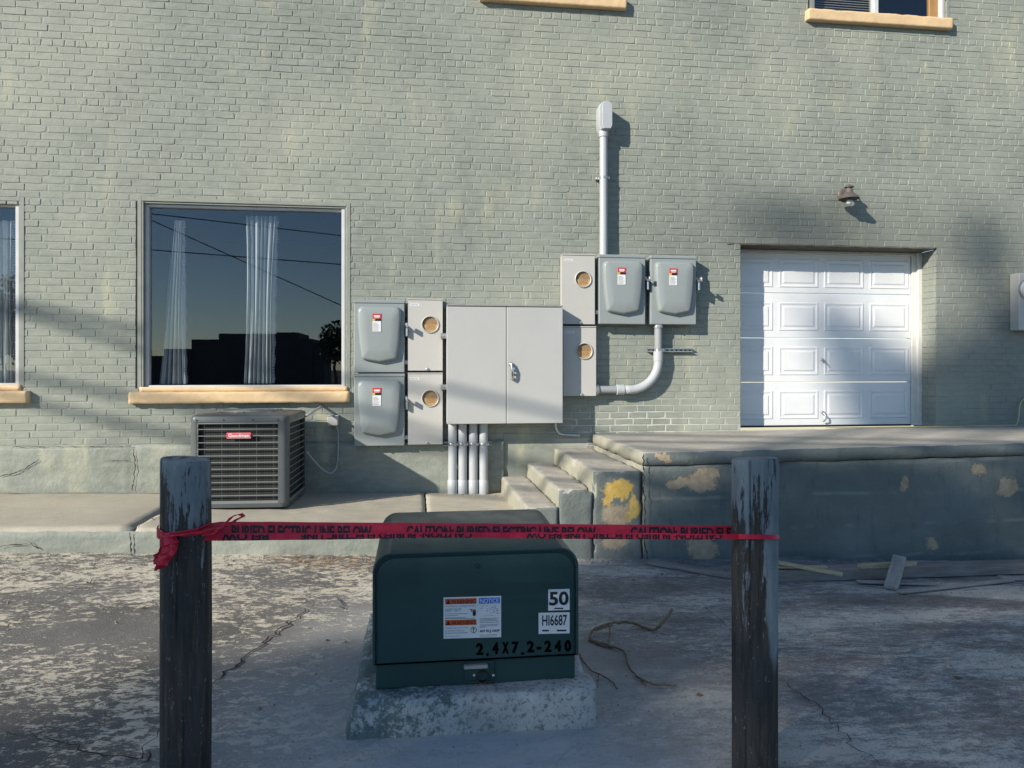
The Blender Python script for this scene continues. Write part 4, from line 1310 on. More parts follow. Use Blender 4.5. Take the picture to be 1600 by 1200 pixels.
# ------------------------------------------------------------------ switches, meters, cabinet
SW, SH, SP = .505, .735, .125
def make_switch():
    t = thing('safety_switch', (0, 0, 0), '', 'electrical box', 'grey safety switches on the wall')
    L = dict(local=True)
    put(MB().box(-SW / 2, SW / 2, -SP, -.006, -SH / 2, SH / 2 - .03, .006), 'enclosure', M['switch'], t, True)
    put(MB().box(-SW / 2 - .004, SW / 2 + .004, -SP - .008, -.006, SH / 2 - .032, SH / 2, .005), 'rain_cap', M['switch'], t, True)
    def outl(s, y, dz=0.0):
        tw, bw = .215 * s, .175 * s
        zt, zb = .285 * s + .015, -.255 * s + .015
        r1, r2 = .05 * s, .03 * s
        pts = []
        for i in range(7):
            a = math.radians(90 - 15 * i); pts.append((tw - r1 + r1 * math.cos(a), y, zt - r1 + r1 * math.sin(a)))
        for i in range(5):
            f = (i + 1) / 6; pts.append((tw + (bw - tw) * f * f, y, zt - r1 + (zb + r2 - zt + r1) * f))
        for i in range(6):
            a = math.radians(-15 * i); pts.append((bw - r2 + r2 * math.cos(a), y, zb + r2 + r2 * math.sin(a)))
        pts.append((bw * .5, y, zb - .012)); pts.append((0, y, zb - .028))
        return pts + [(-x, y, z) for x, y, z in pts[::-1][1:]]
    fl = lambda s, y: [(x, y, z) for x, y, z in outl(s, y)]
    put(MB().loft([fl(1.0, -SP), fl(1.0, -SP - .012), fl(.985, -SP - .030), fl(.95, -SP - .046), fl(.90, -SP - .053), fl(.5, -SP - .056)], (False, True)), 'cover', M['switch'], t, True, True)
    lb = put(MB().box(-.066, .018, -SP - .0605, -SP - .050, .045, .150, .0), 'label', M['white_lbl'], t, True)
    put(MB().box(-.066, .018, -SP - .0612, -SP - .050, .175, .225), 'red_sticker', M['red_lbl'], lb, True)
    mb = MB().box(-.052, .006, -SP - .0616, -SP - .0613, .192, .208); mb.box(-.045, 0, -SP - .0616, -SP - .0613, .181, .186)
    put(mb, 'sticker_print', M['white_lbl'], lb, True)
    put(MB().box(-.040, .018, -SP - .0612, -SP - .050, .151, .174), 'black_sticker', M['black_lbl'], lb, True)
    put(MB().box(-.066, -.041, -SP - .0612, -SP - .050, .151, .174), 'yellow_sticker', M['yel_lbl'], lb, True)
    mb = MB()
    for k in range(7): mb.box(-.060, R.uniform(-.02, .012), -SP - .0612, -SP - .0606, .056 + k * .012, .060 + k * .012)
    put(mb, 'small_print', M['grey_lbl'], lb, True)
    put(MB().box(SW / 2 + .001, SW / 2 + .012, -SP + .02, -.03, -.02, .20, .003), 'handle_bracket', M['black'], t, True)
    h = MB().tube([(SW / 2 + .02, -.08, .125), (SW / 2 + .02, -.10, .115), (SW / 2 + .024, -.16, .09), (SW / 2 + .024, -.20, .105)], [.012, .012, .011, .013], 8)
    h.box(SW / 2 + .013, SW / 2 + .033, -.225, -.175, .085, .135, .004)
    h.lathe([(.024, SW / 2 + .004), (.024, SW / 2 + .026), (.016, SW / 2 + .03)], (0, -.085, .125), 'x', 14)
    put(h, 'handle', M['galv'], t, True, True)
    put(MB().box(SW / 2 + .01, SW / 2 + .03, -.16, -.12, .0, .085, .003), 'handle_hook', M['chrome'], t, True)
    put(MB().lathe([(.008, .004), (.008, -.006)], (-.01, -SP + .01, -SH / 2 - .004), 'y', 10), 'bottom_latch', M['black'], t, True)
    return t
MW, MH, MP = .352, .735, .115
def make_meter():
    t = thing('meter_socket', (0, 0, 0), '', 'electric meter box', 'beige meter sockets on the wall')
    put(MB().box(-MW / 2 + .002, MW / 2 - .002, -MP + .052, -.006, -MH / 2, MH / 2 - .012, .004), 'enclosure', M['meter'], t, True)
    put(MB().box(-MW / 2 - .003, MW / 2 + .003, -MP - .008, -.006, MH / 2 - .012, MH / 2, .004), 'top_cap', M['meter'], t, True)
    # front plate with the round opening
    cx_, cz_, r_ = .050, .105, .083
    n = 48
    out, inn = [], []
    x0, x1, z0_, z1_ = -MW / 2, MW / 2, -MH / 2, MH / 2 - .014
    for k in range(n):
        a = 6.2832 * k / n
        c_, s_ = math.cos(a), math.sin(a)
        tt = min(((x1 - cx_) / c_ if c_ > 1e-9 else (x0 - cx_) / c_ if c_ < -1e-9 else 9), ((z1_ - cz_) / s_ if s_ > 1e-9 else (z0_ - cz_) / s_ if s_ < -1e-9 else 9))
        out.append((cx_ + tt * c_, cz_ + tt * s_)); inn.append((cx_ + r_ * c_, cz_ + r_ * s_))
    for cnr in ((x0, z0_), (x1, z0_), (x1, z1_), (x0, z1_)):
        i = min(range(n), key=lambda k: (out[k][0] - cnr[0]) ** 2 + (out[k][1] - cnr[1]) ** 2)
        out[i] = cnr
    put(MB().loft([[(a, -MP + .055, b) for a, b in out], [(a, -MP, b) for a, b in out], [(a, -MP, b) for a, b in inn], [(a, -MP + .05, b) for a, b in inn]], (False, False)), 'front_cover', M['meter'], t, True)
    c = (cx_, -MP, cz_)
    put(MB().lathe([(r_ + .006, .001), (r_ + .006, -.010), (r_ + .001, -.014), (r_ - .005, -.010), (r_ - .005, .02)], c, 'y', 40, (False, False)), 'ring', M['meter'], t, True, True)
    hole = put(MB().lathe([(r_ - .004, .034), (r_ - .004, .038)], c, 'y', 32), 'opening', M['darkhole'], t, True)
    mb = MB()
    disc = [(.075 * math.cos(6.2832 * k / 30) + .003, .075 * math.sin(6.2832 * k / 30)) for k in range(30)]
    lower = [(x, z) for x, z in disc if z < .0001]
    upper = [(x, z) for x, z in disc if z > -.0001]
    def slab_(pts, y): return MB().add([(c[0] + x, c[1] + y, c[2] + z) for x, z in pts] + [(c[0] + x, c[1] + y + .004, c[2] + z) for x, z in pts], [tuple(range(len(pts)))] + [(k, (k + 1) % len(pts), (k + 1) % len(pts) + len(pts), k + len(pts)) for k in range(len(pts))])
    lower = sorted(lower, key=lambda q: math.atan2(q[1] + .02, q[0])); upper = sorted(upper, key=lambda q: math.atan2(q[1] - .02, q[0]))
    put(slab_(lower, .004), 'lower_cover_board', M['tanboard'], hole, True)
    put(slab_(upper, .007), 'upper_cover_board', M['tanboard2'], hole, True)
    for k in range(5):
        z = -.048 + k * .010
        put(MB().box(c[0] - .04, c[0] + .05, c[1] + .0025, c[1] + .0038, c[2] + z, c[2] + z + .003), 'board_rib', M['tanboard2'], hole, True)
    lb = put(MB().box(-MW / 2 + .022, -MW / 2 + .115, -MP - .001, -MP + .001, MH / 2 - .075, MH / 2 - .05), 'nameplate', M['white_lbl'], t, True)
    mb = MB()
    for k in range(6): mb.box(-MW / 2 + .028 + k * .013, -MW / 2 + .036 + k * .013, -MP - .0016, -MP - .0011, MH / 2 - .068, MH / 2 - .058)
    put(mb, 'nameplate_print', M['grey_lbl'], lb, True)
    mb = MB().lathe([(.016, .0), (.016, -.012), (.008, -.016)], (.02, -MP + .002, -MH / 2 + .012), 'y', 14)
    put(mb, 'latch', M['galv'], t, True, True)
    return t
sw0, mt0 = make_switch(), make_meter()
SWL = [((553, 471), (633, 580), 'grey switch box, the upper of the two right of the large window'),
       ((553, 584), (633, 698), 'grey switch box, the lower of the two right of the large window'),
       ((936, 397), (1008, 508), 'grey switch box directly under the tall vertical conduit'),
       ((1016, 399), (1088, 508), 'grey switch box nearest the garage door, bent conduit leaving its bottom')]
for i, (a, b, lab) in enumerate(SWL):
    o = sw0 if i == 0 else copy_tree(sw0)
    q = WP((a[0] + b[0]) / 2, (a[1] + b[1]) / 2, SP)
    o.location = (q.x, -.010, q.z); o['label'] = lab
    if i in (1,): o.location.z = swz - SH - .012
    if i == 0: swz = q.z
MTL = [((637, 467), (692, 579), 'beige meter socket, upper one left of the two-door cabinet'),
       ((637, 583), (692, 696), 'beige meter socket, lower one left of the two-door cabinet'),
       ((875, 398), (932, 506), 'beige meter socket, upper one right of the two-door cabinet'),
       ((879, 511), (932, 621), 'beige meter socket half in the cabinet\'s shadow, lower one on its right')]
for i, (a, b, lab) in enumerate(MTL):
    o = mt0 if i == 0 else copy_tree(mt0)
    q = WP((a[0] + b[0]) / 2, (a[1] + b[1]) / 2, MP)
    o.location = (q.x, -.010, q.z); o['label'] = lab
    if i in (1, 3): o.location.z = mz - MH - .022
    mz = q.z
CP = .285
ca_, cb_ = WP(698, 570, CP), WP(879.5, 570, CP)
cz0, cz1 = WP(790, 662, CP).z, WP(790, 478, CP).z
t = thing('metering_cabinet', ((ca_.x + cb_.x) / 2, 0, cz0), 'large light grey two-door metal cabinet with a chrome handle', 'electrical cabinet')
put(MB().box(ca_.x + .004, cb_.x - .004, -CP + .03, -.006, cz0 + .004, cz1 - .006, .004), 'body', M['cab'], t)
put(MB().box(ca_.x + .002, cb_.x - .002, -CP - .004, -.006, cz1 - .005, cz1 + .012, .004), 'roof', M['cabdark'], t)
cm = WP(791.5, 570, CP).x
put(MB().box(ca_.x, cm - .0025, -CP, -CP + .028, cz0, cz1 - .012, .005), 'door', M['cab'], t)
d2 = put(MB().box(cm + .0025, cb_.x, -CP - .002, -CP + .028, cz0, cz1 - .012, .005), 'door', M['cab'], t)
q = WP(797, 580, CP)
mb = MB().box(q.x - .015, q.x + .022, -CP - .03, -CP - .001, q.z + .055, q.z + .09, .006)
mb.tube([Vector((q.x + .008, -CP - .035, q.z + .08)), Vector((q.x + .016, -CP - .05, q.z + .02)), Vector((q.x + .02, -CP - .045, q.z - .05)), Vector((q.x + .025, -CP - .03, q.z - .09))], [.012, .013, .012, .010], 10)
mb.box(q.x + .006, q.x + .04, -CP - .03, -CP - .001, q.z - .03, q.z - .015, .003); mb.box(q.x + .006, q.x + .04, -CP - .03, -CP - .001, q.z + .01, q.z + .025, .003)
mb.lathe([(.018, 0), (.018, -.02), (.012, -.03)], (q.x + .022, -CP - .001, q.z - .075), 'y', 14)
put(mb, 'handle', M['chrome'], d2, smooth=True)
for y in (525, 605):
    for x, s_ in ((694.5, 1),):
        w_ = WP(x, y, .14)
        o = put(MB().lathe([(.030, -.04), (.030, .04)], w_, 'x', 16), 'pipe_nipple', M['galv'], t, smooth=True)
w_ = WP(635.5, 565, .08)
# nipples between the boxes belong to the meters' run
for nm, x, y in (('upper', 635.5, 566), ('lower', 635.5, 683), ('right', 934, 488)):
    w_ = WP(x, y, .07)
    o = put(MB().lathe([(.024, -.03), (.028, -.028), (.028, .028), (.024, .03)], w_, 'x', 16), 'pipe_nipple', M['galv'], None, smooth=True)
    o['label'] = {'upper': 'steel pipe nipple joining the upper left switch and meter boxes', 'lower': 'steel pipe nipple joining the lower left switch and meter boxes', 'right': 'steel pipe nipple joining upper right meter box to its switch'}[nm]
    o['category'] = 'pipe fitting'; o['group'] = 'pipe nipples between the boxes'

# ------------------------------------------------------------------ conduits
labs = ['first of four grey conduits under the cabinet, nearest the air conditioner', 'second of four grey conduits under the cabinet from the left', 'third of four grey conduits under the cabinet from the left', 'last of four grey conduits under the cabinet, nearest the steps']
for i, x in enumerate((707, 722.8, 739.4, 755.5)):
    p_ = .115
    q = WP(x, 720, p_)
    zb = zs(q.x) - .005
    t = thing('vertical_conduit', (q.x, -p_, zb), labs[i], 'conduit', 'conduits rising into the cabinet')
    put(MB().lathe([(.0445, zb), (.0445, cz0 + .01)], (q.x, -p_, 0), 'z', 20), 'pipe', M['pvc'], t, smooth=True)
    put(MB().lathe([(.050, zb), (.052, zb + .05), (.052, zb + .14), (.046, zb + .15)], (q.x, -p_, 0), 'z', 20), 'bell_end', M['pvc'], t, smooth=True)
    zz_ = WP(x, 694, p_).z
    m2 = MB().lathe([(.0465, -.012), (.0480, -.010), (.0480, .010), (.0465, .012)], (q.x, -p_, zz_), 'z', 20)
    m2.box(q.x + .030, q.x + .058, -p_ - .03, -p_ - .012, zz_ - .012, zz_ + .012, .003); m2.box(q.x - .010, q.x + .010, -p_ - .062, -p_ - .046, zz_ - .012, zz_ + .012, .003)
    put(m2, 'clamp', M['galv'], t, smooth=True)
def strut(name, x0, x1, y, p, label):
    a, b = WP(x0, y, p), WP(x1, y, p)
    t = thing(name, (a.x, -p, a.z), label, 'strut')
    mb = MB().box(a.x, b.x, -p - .0, -.006, a.z - .020, a.z - .016); mb.box(a.x, b.x, -p, -.006, a.z + .016, a.z + .020)
    mb.box(a.x, b.x, -.016, -.006, a.z - .016, a.z + .016); mb.box(a.x, b.x, -p - .002, -p + .001, a.z - .020, a.z - .010); mb.box(a.x, b.x, -p - .002, -p + .001, a.z + .010, a.z + .020)
    put(mb, 'channel', M['galv'], t)
    n = max(2, int((b.x - a.x) / .05))
    mb = MB()
    for k in range(n):
        c = a.x + (b.x - a.x) * (k + .5) / n
        mb.box(c - .013, c + .013, -.0172, -.0162, a.z - .006, a.z + .006)
    put(mb, 'slots', M['darkhole'], t)
strut('strut_channel', 693, 768, 694, .055, 'steel strut channel holding four conduits under the cabinet')
strut('strut_channel', 1012, 1083, 547, .045, 'slotted steel strut channel behind the bent conduit')

# tall mast with its conduit body
t = thing('mast_conduit', (WP(943, 300, .075).x, 0, WP(943, 397, .075).z), 'tall pale grey vertical conduit rising above the switch boxes to a capped fitting', 'conduit')
q = WP(943, 300, .085)
zt, zb = WP(943, 207, .085).z, WP(943, 399, .085).z - .01
put(MB().lathe([(.042, zb), (.042, zt)], (q.x, -.085, 0), 'z', 22), 'pipe', M['pvc'], t, smooth=True)
hz0, hz1 = WP(943, 207, .1).z, WP(943, 160, .1).z
def lbring(y, sx, dz0, dz1):
    w2 = .066 * sx
    pts = []
    for i in range(9):
        a = math.radians(180 - 22.5 * i); pts.append((q.x + .006 + w2 * math.cos(a), y, hz1 - w2 - dz1 + w2 * math.sin(a)))
    pts += [(q.x + .006 + w2, y, hz0 + .05 + dz0), (q.x + .006 + w2 * .7, y, hz0 + .015 + dz0), (q.x + .006 - w2 * .7, y, hz0 + .015 + dz0), (q.x + .006 - w2, y, hz0 + .05 + dz0)]
    return pts
put(MB().loft([lbring(-.005, 1.0, 0, 0), lbring(-.10, 1.02, 0, 0), lbring(-.155, .95, .004, .004), lbring(-.16, .9, .008, .008)]), 'fitting_body', M['pvc'], t, smooth=True)
fcv = lambda s_, y: [(x + .014, y, z) for x, _, z in lbring(0, s_, .01, .01)]
put(MB().loft([fcv(.82, -.158), fcv(.82, -.170), fcv(.76, -.174)]), 'fitting_cover', M['pvc'], t, smooth=True)
put(MB().lathe([(.050, hz0 - .045), (.052, hz0 - .03), (.052, hz0 + .02)], (q.x, -.085, 0), 'z', 22), 'collar', M['pvc'], t, smooth=True)
zc = WP(943, 278, .085).z
mb = MB().lathe([(.0435, -.012), (.046, -.010), (.046, .010), (.0435, .012)], (q.x, -.085, zc), 'z', 22)
mb.box(q.x + .028, q.x + .066, -.10, -.07, zc - .014, zc + .014, .004); mb.box(q.x - .075, q.x - .04, -.06, -.002, zc - .014, zc + .014, .004)
put(mb, 'clamp', M['galv'], t, smooth=True)

# bent conduit
pe = .085
A = WP(1028.5, 508, pe); Bm = WP(1028.5, 562, pe); D_ = WP(932, 609, pe); Ee = WP(970, 609, pe)
t = thing('bent_conduit', (A.x, -pe, A.z), 'grey conduit bending from the right switch box back to the lower meter socket', 'conduit')
cen = Vector((WP(985, 609, pe).x, -pe, 0)); rad = A.x - cen.x
zE = D_.z
arc = [Vector((cen.x + rad * math.sin(math.radians(a)), -pe, zE + rad - rad * math.cos(math.radians(a)))) for a in range(0, 91, 6)]
path = [Vector((Ee.x, -pe, zE))] + arc + [Vector((A.x, -pe, Bm.z + .02))]
put(MB().tube(path, .047, 20), 'elbow', M['pvc'], t, smooth='all')
put(MB().lathe([(.041, Bm.z), (.041, A.z + .01)], (A.x, -pe, 0), 'z', 20), 'upper_pipe', M['pvc_dark'], t, smooth=True)
put(MB().lathe([(.041, D_.x - .02), (.041, Ee.x + .02)], (0, -pe, zE), 'x', 20), 'lower_pipe', M['pvc_dark'], t, smooth=True)
put(MB().lathe([(.046, Bm.z - .015), (.052, Bm.z - .012), (.052, Bm.z + .085), (.046, Bm.z + .09)], (A.x, -pe, 0), 'z', 20), 'coupling', M['pvc'], t, smooth=True)
x1 = WP(975, 609, pe).x; x0 = WP(963, 609, pe).x
put(MB().lathe([(.048, x0), (.055, x0 + .004), (.055, x1 - .004), (.048, x1)], (0, -pe, zE), 'x', 20), 'coupling', M['pvc'], t, smooth=True)
put(MB().lathe([(.056, D_.x - .012), (.056, D_.x + .02)], (0, -pe, zE), 'x', 12), 'locknut', M['galv'], t)
put(MB().lathe([(.052, A.z - .03), (.052, A.z + .004)], (A.x, -pe, 0), 'z', 12), 'locknut', M['galv'], t)
zc = WP(1028, 547, pe).z
put(MB().lathe([(.0425, -.016), (.0455, -.014), (.0455, .014), (.0425, .016)], (A.x, -pe, zc), 'z', 20).box(A.x + .035, A.x + .06, -pe - .02, -pe + .005, zc - .016, zc + .016, .003), 'clamp', M['galv'], t, smooth=True)
# thin conduit under the cabinet
P = [WP(868, 655, .05), WP(868.5, 668, .05), WP(873, 676, .05), WP(882, 679, .05), WP(906, 680, .05)]
o = put(MB().tube(smoothpath(P, 5), .014, 10), 'thin_conduit', M['galv'], None, smooth='all')
o['label'] = 'thin steel conduit curving out below the cabinet toward the dock'; o['category'] = 'conduit'

# right-edge box
q0 = WP(1592.5, 470, .14)
t = thing('wall_meter', (q0.x + .15, 0, WP(1592, 516, .14).z), 'pale grey meter box cut off by the right edge of the picture', 'electric meter box')
zb_, zt_ = WP(1592.5, 516, .14).z, WP(1592.5, 440, .14).z
put(MB().box(q0.x, q0.x + .33, -.14, -.006, zb_, zt_ + .1, .006), 'enclosure', M['meter'], t)
put(MB().lathe([(.105, .0), (.105, -.05), (.09, -.09), (.05, -.10)], (q0.x + .10, -.14, WP(1600, 452, .14).z), 'y', 30), 'meter_dome', M['white_lbl'], t, smooth=True)
put(MB().lathe([(.112, .0), (.112, -.02), (.104, -.024)], (q0.x + .10, -.14, WP(1600, 452, .14).z), 'y', 30), 'meter_ring', M['galv'], t, smooth=True)

# ------------------------------------------------------------------ lamp over the garage door
q = WP(1325, 308, .17)
t = thing('wall_lamp', (q.x, 0, q.z), 'small weathered metal wall lamp with white bulb above the garage door', 'lamp')
sz = .0075
cx_, cy_ = q.x + .012, -.17
hz = WP(1327, 311, .17).z
put(MB().lathe([(.108, hz), (.110, hz + .006), (.090, hz + .030), (.065, hz + .052), (.048, hz + .070), (.042, hz + .078), (.040, hz + .072), (.060, hz + .048), (.085, hz + .027), (.103, hz + .004)], (cx_, cy_, 0), 'z', 28, (False, False)), 'shade', M['lamp'], t, smooth=True)
put(MB().lathe([(.046, hz + .072), (.040, hz + .10), (.032, hz + .112), (.030, hz + .125), (.052, hz + .128), (.050, hz + .136), (.012, hz + .158)], (cx_, cy_, 0), 'z', 22), 'cap', M['lamp'], t, smooth=True)
bp = WP(1316, 305, 0.0)
put(MB().lathe([(.070, -.004), (.070, -.018), (.060, -.028), (.03, -.034)], (bp.x + .005, 0, bp.z), 'y', 24), 'back_plate', M['lamp'], t, smooth=True)
put(MB().tube(smoothpath([Vector((bp.x + .01, -.03, bp.z)), Vector((bp.x + .012, -.08, bp.z + .06)), Vector((bp.x + .02, -.13, hz + .15)), Vector((cx_, cy_, hz + .158))], 6), .008, 8), 'arm', M['lamp'], t, smooth='all')
put(MB().lathe([(.018, hz + .06), (.018, hz - .012)], (cx_, cy_, 0), 'z', 14), 'socket', M['lamp'], t, smooth=True)
put(MB().lathe([(.004, hz - .062), (.020, hz - .056), (.029, hz - .042), (.031, hz - .030), (.026, hz - .016), (.015, hz - .006)], (cx_, cy_, 0), 'z', 18), 'bulb', M['bulb'], t, smooth='all')

# ------------------------------------------------------------------ curtains inside the large window
def curtain(name, x0t, x1t, x0b, x1b, yt, yb, label, seed, folds):
    t = thing(name, WP((x0b + x1b) / 2, yb, -.35), label, 'curtain', 'curtains behind the glass')
    n, mz_ = 90, 26
    mb = MB()
    for j in range(mz_ + 1):
        f = j / mz_
        for i in range(n + 1):
            s_ = i / n
            xa = x0t + (x0b - x0t) * f; xb = x1t + (x1b - x1t) * f
            pinch = 1 - .10 * math.sin(f * math.pi)
            x = (xa + xb) / 2 + (s_ - .5) * (xb - xa) * pinch
            q = WP(x, yt + (yb - yt) * f, -.19)
            ph = s_ * folds * 6.2832 + seed + 2.6 * mn.noise(Vector((s_ * 3, f * 1.3, seed * 5)))
            mb.v.append((q.x, .19 + .030 * math.sin(ph) + .012 * math.sin(ph * 2.3 + f * 2), q.z))
    for j in range(mz_):
        for i in range(n):
            a = j * (n + 1) + i
            mb.f.append((a, a + 1, a + n + 2, a + n + 1))
    o = put(mb, 'cloth', M['curtain'], t, smooth='all')
    # patterned border down the free edge
    bo = MB()
    for j in range(60):
        f0, f1 = j / 60, (j + .55) / 60
        for f in (f0, f1):
            x = x1t + (x1b - x1t) * f - 3 + 1.0 * math.sin(f * 60)
            for dx in (0, 4):
                q = WP(x + dx, yt + (yb - yt) * f, -.15); bo.v.append(tuple(q))
        b_ = len(bo.v) - 4
        bo.f.append((b_, b_ + 1, b_ + 3, b_ + 2))
    put(bo, 'patterned_border', M['curtain_dark'], o)
curtain('curtain', 273, 288, 248, 292, 345, 600, 'pale curtain at the left end of the large window', .4, 5)
curtain('curtain', 384, 434, 381, 428, 338, 599, 'pale gathered curtain in the middle of the large window', 2.0, 7)
curtain('curtain', -6, 22, -6, 24, 345, 600, 'pale curtain in the window cut off by the left edge', 1.0, 3)

# ------------------------------------------------------------------ timber by the dock, vines, cord
def board(a, b, w_, h, mat, label, lift=0.0, roll=0.0, cat='board', tilt=(0, 0)):
    a, b = Vector(a), Vector(b)
    d = (b - a); L = d.length
    t = bpy.data.objects
    mb = MB().box(0, L, -w_ / 2, w_ / 2, 0, h, .004)
    mb.v = [(x, y + .004 * math.sin(x * 2.1), z + .004 * math.sin(x * 1.3 + w_ * 30)) for x, y, z in mb.v]
    o = put(mb, 'board', M[mat], None, True)
    o.location = a
    o.rotation_mode = 'QUATERNION'
    o.rotation_quaternion = d.to_track_quat('X', 'Z') @ Matrix.Rotation(roll, 4, 'X').to_quaternion()
    o['label'] = label; o['category'] = cat; o['group'] = 'loose boards by the dock'
    return o
g_ = lambda x, y, l=.006: GP(x, y, l)
board(g_(1150, 908), g_(1640, 893), .13, .09, 'timber', 'long dark timber beam lying along the foot of the dock')
board(g_(1012, 880), g_(1160, 905), .10, .025, 'timber', 'thin dark board on the ground left of the right post')
board(g_(1190, 877, .135), g_(1316, 901, .10), .05, .022, 'newwood', 'pale new wood stick sloping over the dark beam beside the post')
board(g_(1180, 888, .098), g_(1292, 889, .098), .04, .018, 'newwood', 'pale wood strip under the sloping stick beside the post')
board(g_(1343, 889, .085), g_(1430, 885, .085), .05, .035, 'newwood', 'short pale wood strip behind the leaning grey board')
board(g_(1392, 922, .004), g_(1406, 873, .16), .095, .03, 'greyboard', 'short grey board leaning on the dark beam', roll=.12)
board(g_(1405, 928), g_(1582, 908), .05, .018, 'greyboard', 'thin grey board in front of the beam, running to the right')
board(g_(1340, 911), g_(1465, 915), .06, .014, 'greyboard', 'flat grey board lying in front of the beam under the leaning one')
board(g_(1562, 905), g_(1660, 909), .07, .02, 'greyboard', 'grey board end at the right edge of the picture')
def vine(pts, r0, r1, label, kids=()):
    P = smoothpath([GP(x, y, l) for x, y, l in pts], 7)
    P = [q + Vector((R.uniform(-1, 1), R.uniform(-1, 1), R.uniform(-.3, .6))) * .004 for q in P]
    t = thing('dry_vine', GP(pts[0][0], pts[0][1]), label, 'vine', 'dry vines beside the transformer')
    put(MB().tube(P, [r0 + (r1 - r0) * i / (len(P) - 1) for i in range(len(P))], 7), 'stem', M['vine'], t, smooth='all')
    for kk in kids:
        P = smoothpath([GP(x, y, l) for x, y, l in kk], 5)
        put(MB().tube(P, [r1 * 1.1 * (1 - .7 * i / len(P)) for i in range(len(P))], 6), 'twig', M['vine'], t, smooth='all')
vine([(1049, 953, .07), (1036, 973, .05), (1018, 984, .012), (985, 973, .03), (955, 974, .04), (930, 983, .03), (922, 997, .012), (935, 1006, .012), (958, 1012, .01)], .009, .006, 'thick pale dry vine arching over the ground right of the transformer', [[(952, 974, .04), (953, 990, .02), (950, 1003, .008)], [(930, 985, .03), (945, 980, .05), (960, 977, .06)]])
vine([(920, 1000, .012), (950, 1008, .012), (975, 1018, .01), (982, 1040, .01), (1000, 1060, .012), (1024, 1069, .012), (1056, 1071, .012)], .006, .004, 'thin dry vine trailing toward the right post', [[(1000, 1060, .01), (1010, 1072, .01)]])
vine([(905, 1022, .01), (920, 1044, .01), (940, 1055, .012), (955, 1064, .01), (964, 1076, .01)], .004, .003, 'thin dark dry vine close to the pad', [[(935, 1053, .01), (934, 1075, .008)]])
P = [WP(1290, 668, .06), WP(1340, 668.5, .08), WP(1400, 668, .10), WP(1450, 671, .16), WP(1520, 672, .20), WP(1578, 672.5, .2), WP(1588, 667, .15), WP(1592, 650, .05), WP(1594, 632, .04), WP(1602, 622, .05), WP(1625, 615, .05)]
P = [Vector((q.x, q.y, max(q.z, zd(q.x) + .009) if i < 7 else q.z)) for i, q in enumerate(P)]
o = put(MB().tube(smoothpath(P, 6), .007, 7), 'extension_cord', M['cord'], None, smooth='all')
o['label'] = 'pale yellow cord lying on the dock and climbing the wall at right'; o['category'] = 'cord'
mb = MB()
for k in range(150):
    u, p = (R.uniform(.45, .95), .05 + abs(R.gauss(0, .12))) if k < 35 else (R.uniform(-1.2, -.4), PF + .08 + abs(R.gauss(0, .1))) if k < 60 else (R.uniform(1.5, 5.5), 1.85 + abs(R.gauss(0, .25))) if k < 110 else (R.uniform(-3.2, 4.5), R.uniform(1.9, 5.6))
    z = (zs(u) if k < 35 else zg(u, p)) + .004
    a, r_ = R.uniform(0, 6.28), R.uniform(.010, .024)
    mb.add([(u + r_ * math.cos(a), -p + r_ * math.sin(a), z + R.uniform(0, .01)), (u + r_ * .5 * math.cos(a + 1.6), -p + r_ * .5 * math.sin(a + 1.6), z + R.uniform(.0, .012)), (u - r_ * math.cos(a), -p - r_ * math.sin(a), z + R.uniform(0, .01)), (u - r_ * .5 * math.cos(a + 1.6), -p - r_ * .5 * math.sin(a + 1.6), z)], [(0, 1, 2, 3)])
put(mb, 'leaf_litter', M['leaflitter'], kind='stuff', label='dry brown leaf litter by the steps and kerb', category='leaf litter')

# ------------------------------------------------------------------ across the lot: what the panes mirror and what shades the foreground
def tree(loc, label, blobs, n, leaf, trunk_r, top, group='trees across the lot', lean=0.0):
    t = thing('shade_tree', loc, label, 'tree', group)
    mb = MB()
    L = Vector(loc)
    tr0 = [L + Vector((0, 0, -.2)), L + Vector((.1, .05, top * .25)), L + Vector((.0, .2, top * .5)), L + Vector((.2, .1, top * .75))]
    mb.tube(tr0, [trunk_r, trunk_r * .8, trunk_r * .55, trunk_r * .3], 10)
    for c, r in blobs:
        c = Vector(c)
        mb.tube([tr0[1].lerp(tr0[2], .5), tr0[2].lerp(c, .5) + Vector((0, 0, .3)), c], [trunk_r * .4, trunk_r * .25, .04], 7)
        for k in range(6):
            d = Vector((R.gauss(0, 1), R.gauss(0, 1), R.gauss(0, 1))).normalized()
            mb.tube([c, c + Vector((d.x * r[0], d.y * r[1], d.z * r[2])) * .8], [.05, .02], 5)
    put(mb, 'trunk', M['bark'], t, smooth='all')
    mb = MB()
    for (c, r), cnt in zip(blobs, n):
        for _ in range(cnt):
            while True:
                d = Vector((R.uniform(-1, 1), R.uniform(-1, 1), R.uniform(-1, 1)))
                l_ = d.length
                if l_ < 1 and R.random() < 1 - .8 * max(0, l_ - .5) / .5: break
            dp = d.y * r[1]
            q = Vector(c) + Vector((d.x * r[0] + lean * -1.45 * dp, -dp, d.z * r[2] + lean * .846 * dp))
            if cnt > 1500 and mn.noise(q * .8) < -.22: continue
            a, b = Vector((R.gauss(0, 1), R.gauss(0, 1), R.gauss(0, 1))).normalized(), Vector((R.gauss(0, 1), R.gauss(0, 1), R.gauss(0, 1))).normalized()
            b = (b - a * a.dot(b)).normalized()
            s1, s2 = leaf * R.uniform(.6, 1.3), leaf * R.uniform(.4, .8)
            k = len(mb.v)
            mb.v += [tuple(q + a * s1), tuple(q + b * s2), tuple(q - a * s1), tuple(q - b * s2)]
            mb.f.append((k, k + 1, k + 2, k + 3))
    put(mb, 'crown', M['leaf'], t)
